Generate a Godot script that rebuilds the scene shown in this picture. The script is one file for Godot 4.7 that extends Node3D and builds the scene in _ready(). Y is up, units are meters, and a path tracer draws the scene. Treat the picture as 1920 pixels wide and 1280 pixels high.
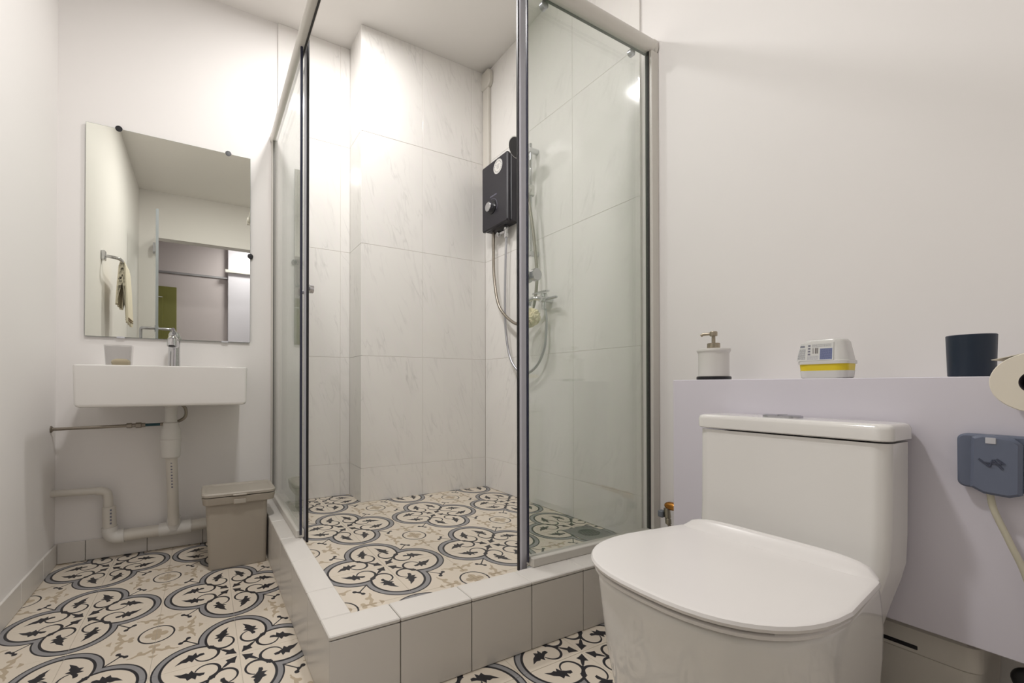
extends Node3D

# ---------------------------------------------------------------- mesh builder
class MB:
	var v := PackedVector3Array()
	var uv := PackedVector2Array()
	var has_uv := false

	func tri(a: Vector3, b: Vector3, c: Vector3) -> void:
		v.append(a); v.append(c); v.append(b)

	func quad(a: Vector3, b: Vector3, c: Vector3, d: Vector3) -> void:
		tri(a, b, c); tri(a, c, d)

	func fix(start: int) -> void:
		var cen := Vector3.ZERO
		for i in range(start, v.size()):
			cen += v[i]
		cen /= maxf(1.0, v.size() - start)
		var vol := 0.0
		for i in range(start, v.size(), 3):
			vol += (v[i] - cen).dot((v[i + 2] - cen).cross(v[i + 1] - cen))
		if vol < 0.0:
			for i in range(start, v.size(), 3):
				var t := v[i + 1]
				v[i + 1] = v[i + 2]
				v[i + 2] = t

	func box(c: Vector3, s: Vector3, b := 0.0) -> void:
		var st := v.size()
		var h := s * 0.5
		b = minf(b, minf(h.x, minf(h.y, h.z)) * 0.98)
		if b <= 0.0:
			for ax in 3:
				for sg in [-1.0, 1.0]:
					var n := Vector3.ZERO; n[ax] = h[ax] * sg
					var p := Vector3.ZERO; p[(ax + 1) % 3] = h[(ax + 1) % 3]
					var q := Vector3.ZERO; q[(ax + 2) % 3] = h[(ax + 2) % 3] * sg
					quad(c + n - p - q, c + n + p - q, c + n + p + q, c + n - p + q)
			return
		for ax in 3:
			for sg in [-1.0, 1.0]:
				var n := Vector3.ZERO; n[ax] = h[ax] * sg
				var p := Vector3.ZERO; p[(ax + 1) % 3] = h[(ax + 1) % 3] - b
				var q := Vector3.ZERO; q[(ax + 2) % 3] = (h[(ax + 2) % 3] - b) * sg
				quad(c + n - p - q, c + n + p - q, c + n + p + q, c + n - p + q)
		for ax in 3:
			var a1 := (ax + 1) % 3
			var a2 := (ax + 2) % 3
			for s1 in [-1.0, 1.0]:
				for s2 in [-1.0, 1.0]:
					var e := Vector3.ZERO; e[ax] = h[ax] - b
					var m := Vector3.ZERO; m[a1] = s1 * h[a1]; m[a2] = s2 * (h[a2] - b)
					var k := Vector3.ZERO; k[a1] = s1 * (h[a1] - b); k[a2] = s2 * h[a2]
					if s1 * s2 > 0:
						quad(c - e + m, c + e + m, c + e + k, c - e + k)
						v = v
					else:
						quad(c - e + k, c + e + k, c + e + m, c - e + m)
		for sx in [-1.0, 1.0]:
			for sy in [-1.0, 1.0]:
				for sz in [-1.0, 1.0]:
					var i := c + Vector3(sx * h.x, sy * (h.y - b), sz * (h.z - b))
					var j := c + Vector3(sx * (h.x - b), sy * h.y, sz * (h.z - b))
					var k := c + Vector3(sx * (h.x - b), sy * (h.y - b), sz * h.z)
					if sx * sy * sz > 0:
						tri(i, j, k)
					else:
						tri(i, k, j)
		# turn every face outward (convex about c)
		for i in range(st, v.size(), 3):
			var n2 := (v[i + 2] - v[i]).cross(v[i + 1] - v[i])
			if n2.dot((v[i] + v[i + 1] + v[i + 2]) / 3.0 - c) < 0.0:
				var t := v[i + 1]
				v[i + 1] = v[i + 2]
				v[i + 2] = t

	func bounds(lo: Vector3, hi: Vector3, b := 0.0) -> void:
		box((lo + hi) * 0.5, hi - lo, b)

	# rings: arrays of equal-length closed loops
	func loft(rings: Array, cap0 := true, cap1 := true) -> void:
		var st := v.size()
		for r in range(rings.size() - 1):
			var a: PackedVector3Array = rings[r]
			var b: PackedVector3Array = rings[r + 1]
			for i in a.size():
				var j := (i + 1) % a.size()
				quad(a[i], a[j], b[j], b[i])
		for e in 2:
			if not (cap0 if e == 0 else cap1):
				continue
			var l: PackedVector3Array = rings[0] if e == 0 else rings[rings.size() - 1]
			var m := Vector3.ZERO
			for p in l:
				m += p
			m /= l.size()
			for i in l.size():
				var j := (i + 1) % l.size()
				if e == 1:
					tri(l[i], l[j], m)
				else:
					tri(l[j], l[i], m)
		fix(st)

	# profile of (radius, height) turned about an axis
	func lathe(o: Vector3, axis: Vector3, prof: Array, seg := 24, cap0 := true, cap1 := true) -> void:
		var u := axis.normalized().cross(Vector3(0.31, 0.87, 0.53)).normalized()
		var w := axis.normalized().cross(u)
		var rings := []
		for p in prof:
			var l := PackedVector3Array()
			for i in seg:
				var t := TAU * i / seg
				l.append(o + axis.normalized() * p.y + (u * cos(t) + w * sin(t)) * p.x)
			rings.append(l)
		loft(rings, cap0, cap1)

	func tube(pts: Array, r: float, seg := 10, r1 := -1.0) -> void:
		var rings := []
		var t0: Vector3 = (pts[1] - pts[0]).normalized()
		var u := t0.cross(Vector3(0.31, 0.87, 0.53)).normalized()
		for k in pts.size():
			var d: Vector3 = (pts[mini(k + 1, pts.size() - 1)] - pts[maxi(k - 1, 0)]).normalized()
			u = (u - d * u.dot(d)).normalized()
			var w := d.cross(u)
			var rr := r if r1 < 0.0 else lerpf(r, r1, float(k) / (pts.size() - 1))
			var l := PackedVector3Array()
			for i in seg:
				var t := TAU * i / seg
				l.append(pts[k] + (u * cos(t) + w * sin(t)) * rr)
			rings.append(l)
		loft(rings)

	# polygon in the plane (ax, ay), pushed from d0 to d1 along an, edges chamfered
	func prism(poly: PackedVector2Array, o: Vector3, ax: Vector3, ay: Vector3, d0: float, d1: float, b := 0.0) -> void:
		var st := v.size()
		var an := ax.cross(ay).normalized()
		var inner := poly
		if b > 0.0:
			var off := Geometry2D.offset_polygon(poly, -b, Geometry2D.JOIN_MITER)
			if off.size() == 1 and off[0].size() == poly.size():
				# keep the vertices of the two loops side by side
				var best := 0
				for i in off[0].size():
					if off[0][i].distance_to(poly[0]) < off[0][best].distance_to(poly[0]):
						best = i
				inner = PackedVector2Array()
				var dirn := 1 if Geometry2D.is_polygon_clockwise(off[0]) == Geometry2D.is_polygon_clockwise(poly) else -1
				for i in poly.size():
					inner.append(off[0][posmod(best + i * dirn, poly.size())])
			else:
				b = 0.0
		var loops := [[inner, d0], [poly, d0 + b], [poly, d1 - b], [inner, d1]] if b > 0.0 else [[poly, d0], [poly, d1]]
		var P := func(p: Vector2, d: float) -> Vector3: return o + ax * p.x + ay * p.y + an * d
		for k in range(loops.size() - 1):
			for i in poly.size():
				var j := (i + 1) % poly.size()
				quad(P.call(loops[k][0][i], loops[k][1]), P.call(loops[k][0][j], loops[k][1]), P.call(loops[k + 1][0][j], loops[k + 1][1]), P.call(loops[k + 1][0][i], loops[k + 1][1]))
		var cw := Geometry2D.is_polygon_clockwise(inner)
		var idx := Geometry2D.triangulate_polygon(inner)
		for i in range(0, idx.size(), 3):
			var a: Vector2 = inner[idx[i]]
			var c1: Vector2 = inner[idx[i + 1]]
			var c2: Vector2 = inner[idx[i + 2]]
			var turn := (c1 - a).cross(c2 - a)
			if (turn > 0.0) == cw:
				var t := c1; c1 = c2; c2 = t
			tri(P.call(a, d1), P.call(c1, d1), P.call(c2, d1))
			tri(P.call(a, d0), P.call(c2, d0), P.call(c1, d0))
		fix(st)

	func planar(uax: Vector3, vax: Vector3, scale: float, off := Vector2.ZERO) -> void:
		has_uv = true
		uv.resize(v.size())
		for i in v.size():
			uv[i] = Vector2(v[i].dot(uax), v[i].dot(vax)) * scale + off

	func mesh(shift: Vector3, angle := 38.0) -> ArrayMesh:
		var nf := v.size() / 3
		var fn := PackedVector3Array()
		var fu := PackedVector3Array()
		var near := {}
		for f in nf:
			var n := (v[f * 3 + 2] - v[f * 3]).cross(v[f * 3 + 1] - v[f * 3])
			fn.append(n); fu.append(n.normalized())
			for k in 3:
				var key := Vector3i((v[f * 3 + k] * 20000.0).round())
				if not near.has(key):
					near[key] = []
				near[key].append(f)
		var ca := cos(deg_to_rad(angle))
		var nn := PackedVector3Array()
		var pp := PackedVector3Array()
		for i in v.size():
			var f := i / 3
			var s := Vector3.ZERO
			for g in near[Vector3i((v[i] * 20000.0).round())]:
				if fu[g].dot(fu[f]) > ca:
					s += fn[g]
			nn.append(s.normalized() if s.length() > 1e-14 else Vector3.UP)
			pp.append(v[i] - shift)
		var arr := []
		arr.resize(Mesh.ARRAY_MAX)
		arr[Mesh.ARRAY_VERTEX] = pp
		arr[Mesh.ARRAY_NORMAL] = nn
		if has_uv:
			arr[Mesh.ARRAY_TEX_UV] = uv
		var am := ArrayMesh.new()
		am.add_surface_from_arrays(Mesh.PRIMITIVE_TRIANGLES, arr)
		return am

# ---------------------------------------------------------------- room constants (metres)
const W := 1.925        # right wall
const D := 2.36         # front wall (behind the camera)
const H := 2.446        # ceiling
const CX := 0.747       # curb, outer left face
const CZ := 1.2596      # curb, outer front face
const CH := 0.179       # curb top
const CIX := 0.818      # curb inner edges
const CIZ := 1.187
const SF := 0.137       # shower floor
const PX := 1.197       # pier in the shower
const PZ := 0.185
const LX := 1.715        # ledge front
const LH := 0.714
const TZ := 1.682
const KZ := 1.671       # cistern centre line       # toilet centre line

var M := {}
var rng := RandomNumberGenerator.new()

# ---------------------------------------------------------------- helpers
func origin_of(n: Node) -> Vector3:
	var o := Vector3.ZERO
	while n is Node3D and n != self:
		o += n.position
		n = n.get_parent()
	return o

func part(called: String, mb: MB, m: Material, parent: Node3D, angle := 38.0) -> MeshInstance3D:
	var o := MeshInstance3D.new()
	o.name = called
	parent.add_child(o, true)
	o.mesh = mb.mesh(origin_of(parent), angle)
	o.material_override = m
	return o

func thing(called: String, label: String, category: String, at: Vector3, group := "") -> Node3D:
	var o := Node3D.new()
	o.name = called
	add_child(o, true)
	o.position = at
	o.set_meta("label", label)
	o.set_meta("category", category)
	if group:
		o.set_meta("group", group)
	return o

func single(called: String, mb: MB, m: Material, label: String, category: String) -> MeshInstance3D:
	var o := part(called, mb, m, self)
	o.set_meta("label", label)
	o.set_meta("category", category)
	return o

func struct(called: String, mb: MB, m: Material, label := "") -> MeshInstance3D:
	var o := part(called, mb, m, self)
	o.set_meta("kind", "structure")
	if label:
		o.set_meta("label", label)
	return o

func mbox(lo: Vector3, hi: Vector3, b := 0.0) -> MB:
	var m := MB.new()
	m.bounds(lo, hi, b)
	return m

func mat(c: Color, rough := 0.5, metal := 0.0, spec := 0.5) -> StandardMaterial3D:
	var m := StandardMaterial3D.new()
	m.albedo_color = c
	m.roughness = rough
	m.metallic = metal
	m.metallic_specular = spec
	return m

func smooth_path(pts: Array, n := 8) -> Array:
	var out := []
	for i in range(pts.size() - 1):
		var p0: Vector3 = pts[maxi(i - 1, 0)]
		var p3: Vector3 = pts[mini(i + 2, pts.size() - 1)]
		for k in n:
			out.append((pts[i] as Vector3).cubic_interpolate(pts[i + 1], p0, p3, float(k) / n))
	out.append(pts[pts.size() - 1])
	return out

func rrect(cx: float, cy: float, hx: float, hy: float, r: float, n := 5) -> PackedVector2Array:
	var out := PackedVector2Array()
	for q in 4:
		var c := Vector2(cx + (hx - r) * [1, -1, -1, 1][q], cy + (hy - r) * [1, 1, -1, -1][q])
		for k in n + 1:
			var t := PI / 2 * (q + float(k) / n)
			out.append(c + Vector2(cos(t), sin(t)) * r)
	return out

func ring_xz(p: PackedVector2Array, y: float) -> PackedVector3Array:
	var out := PackedVector3Array()
	for q in p:
		out.append(Vector3(q.x, y, q.y))
	return out

# toilet outline seen from above: blunt round front towards -x
func dshape(xf: float, xb: float, hw: float, y: float, e := 2.55, rb := 0.045, bk := 0.91) -> PackedVector3Array:
	var out := PackedVector3Array()
	var a := minf(hw * 1.15, (xb - xf) * 0.6)
	var x0 := xf + a
	for k in 25:
		var t := PI / 2 + PI * k / 24.0
		var c := cos(t)
		var s := sin(t)
		out.append(Vector3(x0 - a * pow(absf(c), 2.0 / e), y, TZ + hw * signf(s) * pow(absf(s), 2.0 / e)))
	for k in 7:
		var t := -PI / 2 + PI / 2 * k / 6.0
		out.append(Vector3(xb - rb + rb * cos(t), y, TZ - hw * bk + rb + rb * sin(t)))
	for k in 7:
		var t := PI / 2 * k / 6.0
		out.append(Vector3(xb - rb + rb * cos(t), y, TZ + hw * bk - rb + rb * sin(t)))
	return out

# ---------------------------------------------------------------- textures
func sd_poly(p: Vector2, q: PackedVector2Array) -> float:
	var d := (p - q[0]).length_squared()
	var s := 1.0
	var j := q.size() - 1
	for i in q.size():
		var e := q[j] - q[i]
		var w := p - q[i]
		var b := w - e * clampf(w.dot(e) / e.length_squared(), 0.0, 1.0)
		d = minf(d, b.length_squared())
		var c1 := p.y >= q[i].y
		var c2 := p.y < q[j].y
		var c3 := e.x * w.y > e.y * w.x
		if (c1 and c2 and c3) or (not c1 and not c2 and not c3):
			s = -s
		j = i
	return s * sqrt(d)

func sd_seg(p: Vector2, a: Vector2, b: Vector2) -> float:
	var e := b - a
	var w := p - a
	return (w - e * clampf(w.dot(e) / e.length_squared(), 0.0, 1.0)).length()

func cover(d: float) -> float:
	return clampf(0.5 - d * 280.0, 0.0, 1.0)

# one printed cement tile: flower quarter round (0, 0), small circle quarter round (1, 1)
func floor_print() -> ImageTexture:
	var n := 400
	var cream := Color(0.855, 0.815, 0.75)
	var dark := Color(0.155, 0.155, 0.175)
	var grey := Color(0.56, 0.555, 0.56)
	var beige := Color(0.72, 0.655, 0.565)
	var leaf := PackedVector2Array([Vector2(.400, .195), Vector2(.412, .235), Vector2(.455, .24), Vector2(.488, .215), Vector2(.502, .285), Vector2(.540, .238), Vector2(.588, .268), Vector2(.605, .215), Vector2(.665, .178), Vector2(.735, .092), Vector2(.655, .122), Vector2(.605, .112), Vector2(.578, .135), Vector2(.545, .088), Vector2(.520, .14), Vector2(.465, .178)])
	var dart := PackedVector2Array([Vector2(.028, .028), Vector2(.052, .105), Vector2(.062, .165), Vector2(.108, .145), Vector2(.185, .205), Vector2(.205, .185), Vector2(.145, .108), Vector2(.165, .062), Vector2(.105, .052)])
	var a0 := Vector2(.5, 0)
	var cc := Vector2(.375, .182)
	var img := Image.create(n * 2, n * 2, false, Image.FORMAT_RGB8)
	for iy in n:
		for ix in range(iy, n):
			var p := Vector2((ix + 0.5) / n, (iy + 0.5) / n)      # x >= y half, mirrored over the diagonal
			var c := cream
			var r := p.distance_to(a0)
			var d := p.distance_to(Vector2(1, 1))
			if r < 0.50 or p.x + p.y < 0.6:
				if p.x + p.y > 0.60:
					c = c.lerp(dark, cover(r - 0.485))
					c = c.lerp(grey, cover(r - 0.466))
					c = c.lerp(dark, cover(r - 0.404))
					c = c.lerp(cream, cover(r - 0.372))
				var w := p - cc
				var along := fposmod(atan2(w.y, w.x) - PI * 0.55, TAU) / TAU
				if along < 0.68:
					var th := lerpf(0.024, 0.008, along / 0.68)
					c = c.lerp(dark, cover(absf(w.length() - 0.138) - th))
				if p.x > 0.38 and p.y > 0.06:
					c = c.lerp(dark, cover(sd_poly(p, leaf)))
				if p.x + p.y < 0.72:
					c = c.lerp(dark, cover(sd_poly(p, dart)))
					c = c.lerp(dark, cover(sd_seg(p, Vector2(.19, .19), Vector2(.34, .34)) - lerpf(0.006, 0.03, clampf((p.x + p.y - 0.38) / 0.26, 0.0, 1.0))))
			elif d < 0.25:
				c = c.lerp(dark, cover(absf(d - 0.215) - 0.011))
				var q := Vector2(1, 1) - p
				var k := minf(q.distance_to(Vector2(.085, 0)) - 0.058, minf(q.distance_to(Vector2(0, .085)) - 0.058, q.length() - 0.078))
				c = c.lerp(beige, cover(k))
			if r > 0.47 and p.x + p.y < 1.5 and p.x + p.y > 0.8:
				c = c.lerp(dark, cover(sd_seg(p, Vector2(.475, .475), Vector2(.625, .625)) - 0.009))
				var u := (p - Vector2(.642, .642)).rotated(-PI / 4)
				c = c.lerp(dark, cover(sd_seg(u, Vector2(0, -.06), Vector2(0, .06)) - 0.015))
				c = c.lerp(dark, cover(minf(u.distance_to(Vector2(.006, -.065)), u.distance_to(Vector2(.006, .065))) - 0.030))
				c = c.lerp(dark, cover(u.distance_to(Vector2(-.012, 0)) - 0.022))
			if r > 0.51 and d > 0.24 and p.x > 0.62:
				var k2 := minf(sd_seg(p, Vector2(1, .54), Vector2(1, .70)) - 0.020, p.distance_to(Vector2(.965, .70)) - 0.034)
				k2 = minf(k2, sd_seg(p, Vector2(.975, .60), Vector2(.90, .555)) - 0.022)
				k2 = minf(k2, sd_seg(p, Vector2(.90, .555), Vector2(.83, .565)) - 0.026)
				k2 = minf(k2, sd_seg(p, Vector2(.83, .565), Vector2(.765, .525)) - 0.017)
				k2 = minf(k2, p.distance_to(Vector2(.845, .60)) - 0.030)
				k2 = minf(k2, sd_seg(p, Vector2(.80, .535), Vector2(.72, .52)) - 0.010)
				k2 = minf(k2, sd_poly(p, PackedVector2Array([Vector2(1.05, .47), Vector2(.94, .475), Vector2(.985, .42), Vector2(1.05, .41)])))
				c = c.lerp(beige, cover(k2))
			for m in 2:
				var x := ix if m == 0 else iy
				var y := iy if m == 0 else ix
				img.set_pixel(x, y, c)
				img.set_pixel(2 * n - 1 - x, y, c)
				img.set_pixel(x, 2 * n - 1 - y, c)
				img.set_pixel(2 * n - 1 - x, 2 * n - 1 - y, c)
	img.generate_mipmaps()
	return ImageTexture.create_from_image(img)

func marble_print() -> ImageTexture:
	var n := 640
	var a := FastNoiseLite.new(); a.seed = 4; a.frequency = 0.006; a.fractal_octaves = 4
	var b := FastNoiseLite.new(); b.seed = 9; b.frequency = 0.011; b.fractal_octaves = 3
	var e := FastNoiseLite.new(); e.seed = 21; e.frequency = 0.02; e.fractal_octaves = 3
	var img := Image.create(n, n, false, Image.FORMAT_RGB8)
	for y in n:
		for x in n:
			# veins run steeply down to the right
			var u := x * 0.94 - y * 0.30
			var w := y * 0.94 + x * 0.30
			var v1 := absf(a.get_noise_2d(u * 2.1, w * 0.42))
			var v2 := absf(b.get_noise_2d(u * 2.4 + 300, w * 0.40))
			var patch := clampf(e.get_noise_2d(u * 0.5, w * 0.25) * 2.2 + 0.15, 0.0, 1.0)
			var k := maxf(0.0, 1.0 - v1 * 26.0) * 0.16 * patch + maxf(0.0, 1.0 - v2 * 7.0) * 0.09 * patch + clampf(b.get_noise_2d(u * 0.6, w * 0.3) * 0.5, 0.0, 1.0) * 0.10
			img.set_pixel(x, y, Color(0.935, 0.922, 0.908).lerp(Color(0.62, 0.61, 0.60), clampf(k, 0.0, 1.0)))
	img.generate_mipmaps()
	return ImageTexture.create_from_image(img)

# the back of the air freshener's wrapper: grey and blue blocks of tiny print, pictograms, a barcode
func wrapper_print() -> ImageTexture:
	var w := 256
	var h := 160
	var img := Image.create(w, h, false, Image.FORMAT_RGB8)
	img.fill(Color(0.86, 0.86, 0.85))
	var r := RandomNumberGenerator.new(); r.seed = 5
	var line := func(x0: int, x1: int, y: int, c: Color) -> void:
		var x := x0
		while x < x1:
			var l := r.randi_range(4, 14)
			img.fill_rect(Rect2i(x, y, mini(l, x1 - x), 3), c)
			x += l + 2
	for k in 14:
		line.call(8, 62, 52 + k * 7, Color(0.36, 0.37, 0.44))
	img.fill_rect(Rect2i(12, 18, 44, 18), Color(0.52, 0.53, 0.58))
	for k in 4:
		img.fill_rect(Rect2i(78, 14 + k * 26, 20, 17), Color(0.60, 0.60, 0.64))
		img.fill_rect(Rect2i(83, 18 + k * 26, 10, 9), Color(0.36, 0.36, 0.42))
	for k in 22:
		if r.randf() < 0.62:
			img.fill_rect(Rect2i(108 + k * 2, 44, 2, 52), Color(0.33, 0.30, 0.30))
	for k in 4:
		line.call(108, 240, 12 + k * 7, Color(0.55, 0.55, 0.58))
	img.fill_rect(Rect2i(164, 52, 84, 100), Color(0.50, 0.54, 0.68))
	for k in 13:
		line.call(168, 244, 56 + k * 7, Color(0.30, 0.32, 0.48))
	for k in 5:
		line.call(76, 154, 116 + k * 8, Color(0.58, 0.58, 0.64))
	return ImageTexture.create_from_image(img)

# round energy sticker on the heater: rings of tiny print
func sticker_print() -> ImageTexture:
	var n := 128
	var img := Image.create(n, n, false, Image.FORMAT_RGB8)
	img.fill(Color(0.88, 0.87, 0.85))
	for y in n:
		for x in n:
			var p := Vector2(x - 64, y - 64)
			var t := int((atan2(p.y, p.x) + PI) * 9.0)
			if absf(p.length() - 46.0) < 5.0 and t % 3 != 0:
				img.set_pixel(x, y, Color(0.62, 0.62, 0.62))
			if absf(p.length() - 58.0) < 1.5:
				img.set_pixel(x, y, Color(0.72, 0.72, 0.72))
	for k in 4:
		img.fill_rect(Rect2i(40 + k * 3, 46 + k * 11, 48 - k * 6, 5), Color(0.60, 0.60, 0.60))
	return ImageTexture.create_from_image(img)

func textured(t: Texture2D, rough := 0.4, spec := 0.5) -> StandardMaterial3D:
	var m := mat(Color.WHITE, rough, 0.0, spec)
	m.albedo_texture = t
	return m

func glass(c: Color, a: float) -> StandardMaterial3D:
	var m := mat(Color(c.r, c.g, c.b, a), 0.02)
	m.transparency = BaseMaterial3D.TRANSPARENCY_ALPHA
	m.cull_mode = BaseMaterial3D.CULL_DISABLED
	return m

func make_materials() -> void:
	M.paint = mat(Color(0.935, 0.922, 0.912), 0.62, 0.0, 0.4)
	M.ceiling = mat(Color(0.935, 0.922, 0.908), 0.8, 0.0, 0.3)
	M.print = textured(floor_print(), 0.34, 0.45)
	M.marble = textured(marble_print(), 0.10, 0.5)
	M.grout = mat(Color(0.74, 0.71, 0.665), 0.9)
	M.dark_grout = mat(Color(0.36, 0.33, 0.30), 0.9)
	M.white_grout = mat(Color(0.83, 0.80, 0.77), 0.9)
	M.curb_tile = mat(Color(0.855, 0.838, 0.815), 0.28)
	M.lilac = mat(Color(0.87, 0.853, 0.89), 0.42)
	M.ceramic = mat(Color(0.925, 0.915, 0.90), 0.07, 0.0, 0.55)
	M.seat = mat(Color(0.915, 0.90, 0.89), 0.22)
	M.chrome = mat(Color(0.80, 0.80, 0.81), 0.10, 1.0)
	M.satin = mat(Color(0.72, 0.72, 0.745), 0.30, 1.0)
	M.stile = mat(Color(0.83, 0.825, 0.865), 0.30, 0.0)
	M.steel = mat(Color(0.60, 0.57, 0.53), 0.32, 1.0)
	M.rail = mat(Color(0.845, 0.83, 0.80), 0.32)
	M.seal = mat(Color(0.075, 0.07, 0.10), 0.4)
	M.navy_edge = mat(Color(0.16, 0.17, 0.25), 0.25)
	M.clear_seal = mat(Color(0.78, 0.78, 0.80), 0.3)
	M.glass = glass(Color(0.30, 0.56, 0.33), 0.075)
	M.mirror = mat(Color(0.90, 0.905, 0.87), 0.0, 1.0)
	M.mirror_edge = mat(Color(0.42, 0.47, 0.44), 0.2)
	M.black = mat(Color(0.085, 0.082, 0.10), 0.38)
	M.heater = mat(Color(0.12, 0.11, 0.145), 0.36)
	M.white_plastic = mat(Color(0.87, 0.86, 0.84), 0.38)
	M.pvc = mat(Color(0.845, 0.825, 0.79), 0.42)
	M.bin = mat(Color(0.66, 0.625, 0.575), 0.5)
	M.bin_lid = mat(Color(0.685, 0.655, 0.61), 0.45)
	M.brass = mat(Color(0.72, 0.50, 0.24), 0.30, 1.0)
	M.valve = mat(Color(0.62, 0.60, 0.54), 0.35, 1.0)
	M.grey_handle = mat(Color(0.42, 0.44, 0.47), 0.45)
	M.blue_plastic = mat(Color(0.10, 0.28, 0.32), 0.45)
	M.rubber = mat(Color(0.20, 0.19, 0.19), 0.6)
	M.soap = mat(Color(0.86, 0.80, 0.66), 0.5)
	M.tumbler = glass(Color(0.36, 0.32, 0.30), 0.16)
	M.puff = mat(Color(0.93, 0.89, 0.74), 0.8)
	M.puff.backlight_enabled = true
	M.puff.backlight = Color(0.35, 0.33, 0.26)
	M.drain = mat(Color(0.58, 0.58, 0.585), 0.38, 0.85)
	M.navy = mat(Color(0.085, 0.145, 0.215), 0.42)
	M.paper = mat(Color(0.90, 0.87, 0.81), 0.9)
	M.card = mat(Color(0.20, 0.17, 0.20), 0.9)
	M.socket = mat(Color(0.405, 0.435, 0.51), 0.45)
	M.socket_dark = mat(Color(0.27, 0.29, 0.36), 0.5)
	M.cable = mat(Color(0.80, 0.78, 0.70), 0.5)
	M.yellow = mat(Color(0.90, 0.80, 0.16), 0.35)
	M.wrapper = textured(wrapper_print(), 0.25)
	M.clear_cup = mat(Color(0.86, 0.855, 0.84), 0.22)
	M.sticker = textured(sticker_print(), 0.35)
	M.pump = mat(Color(0.66, 0.62, 0.55), 0.34, 0.75)
	M.towel = mat(Color(0.90, 0.865, 0.79), 0.95)
	M.towel.rim_enabled = true
	M.towel.rim = 0.3
	M.towel_band = mat(Color(0.62, 0.55, 0.45), 0.95)
	M.door_edge = mat(Color(0.58, 0.60, 0.62), 0.4)
	M.olive = mat(Color(0.46, 0.455, 0.22), 0.5)
	M.hall_wall = mat(Color(0.80, 0.765, 0.775), 0.8)
	M.hall_pier = mat(Color(0.87, 0.86, 0.90), 0.7)
	M.hall_floor = mat(Color(0.55, 0.52, 0.48), 0.6)
	M.print_grey = mat(Color(0.46, 0.46, 0.52), 0.5)
	M.lamp = mat(Color(0.95, 0.94, 0.92), 0.4)
	M.lamp.emission_enabled = true
	M.lamp.emission = Color(1.0, 0.992, 0.985)
	M.lamp.emission_energy_multiplier = 5.0

# ---------------------------------------------------------------- scene
func _ready() -> void:
	rng.seed = 11
	# camera: low, shifted lens
	var cam := Camera3D.new()
	cam.name = "camera"
	add_child(cam)
	cam.position = Vector3(0.5148, 0.6982, 2.1262)
	cam.rotation = Vector3(0.0078, -0.473, 0.0)
	var f := 794.5
	cam.projection = Camera3D.PROJECTION_FRUSTUM
	cam.near = 0.02
	cam.far = 30.0
	cam.size = cam.near * 1280.0 / f
	cam.frustum_offset = Vector2(171.8, 76.3) / f * cam.near
	cam.current = true
	# environment
	var env := Environment.new()
	env.background_mode = Environment.BG_COLOR
	env.background_color = Color(0.5, 0.5, 0.5)
	env.tonemap_mode = Environment.TONE_MAPPER_LINEAR
	env.tonemap_exposure = 1.0
	env.sdfgi_enabled = true
	env.ssao_enabled = true
	env.ssil_enabled = true
	var we := WorldEnvironment.new()
	we.name = "environment"
	we.environment = env
	add_child(we)
	make_materials()
	# lamps: one over the shower, one over the room, one in the corridor behind the door
	ceiling_lamp(Vector3(1.02, H, 0.53), 0.13, 0.92, "square ceiling panel lamp over the shower cubicle")
	ceiling_lamp(Vector3(0.72, H, 1.25), 0.13, 1.45, "square ceiling panel lamp over the floor in front of the washbasin")
	ceiling_lamp(Vector3(1.0, H, 2.95), 0.20, 1.1, "square ceiling panel lamp in the corridor behind the doorway")
	shell()
	shower_tiles()
	curb()
	corridor()
	toilet()
	enclosure()
	washbasin()
	pipes()
	mirror_thing()
	bin_thing()
	heater_and_hoses()
	ledge_things()
	wall_things()

func ceiling_lamp(at: Vector3, s: float, energy: float, label: String) -> void:
	var t := thing("ceiling_lamp", label, "lamp", at, "square ceiling panel lamps")
	var fr := MB.new()
	fr.bounds(at + Vector3(-s / 2 - 0.008, -0.012, -s / 2 - 0.008), at + Vector3(s / 2 + 0.008, 0, s / 2 + 0.008), 0.003)
	part("frame", fr, M.white_plastic, t)
	var df := MB.new()
	df.bounds(at + Vector3(-s / 2, -0.0145, -s / 2), at + Vector3(s / 2, -0.011, s / 2), 0.001)
	part("diffuser", df, M.lamp, t)
	var l := AreaLight3D.new()
	l.name = "light"
	t.add_child(l)
	l.position = Vector3(0, -0.018, 0)
	l.rotation = Vector3(-PI / 2, 0, 0)
	l.area_size = Vector2(s, s)
	l.light_color = Color(1.0, 0.992, 0.985)
	l.light_energy = energy
	l.area_range = 8.0
	l.shadow_enabled = true

func tile_piece(parent: Node3D, called: String, lo: Vector3, hi: Vector3, b: float, m: Material, uax := Vector3.ZERO, vax := Vector3.ZERO, scale := 1.0, off := Vector2.ZERO) -> void:
	var t := mbox(lo, hi, b)
	if uax != Vector3.ZERO:
		t.planar(uax, vax, scale, off)
	part(called, t, m, parent, 20.0)

func steps(a: float, b: float, first: float, d: float) -> Array:
	var out := [a]
	var x := first
	while x < b - 0.012:
		if x > a + 0.012:
			out.append(x)
		x += d
	out.append(b)
	return out

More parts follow.
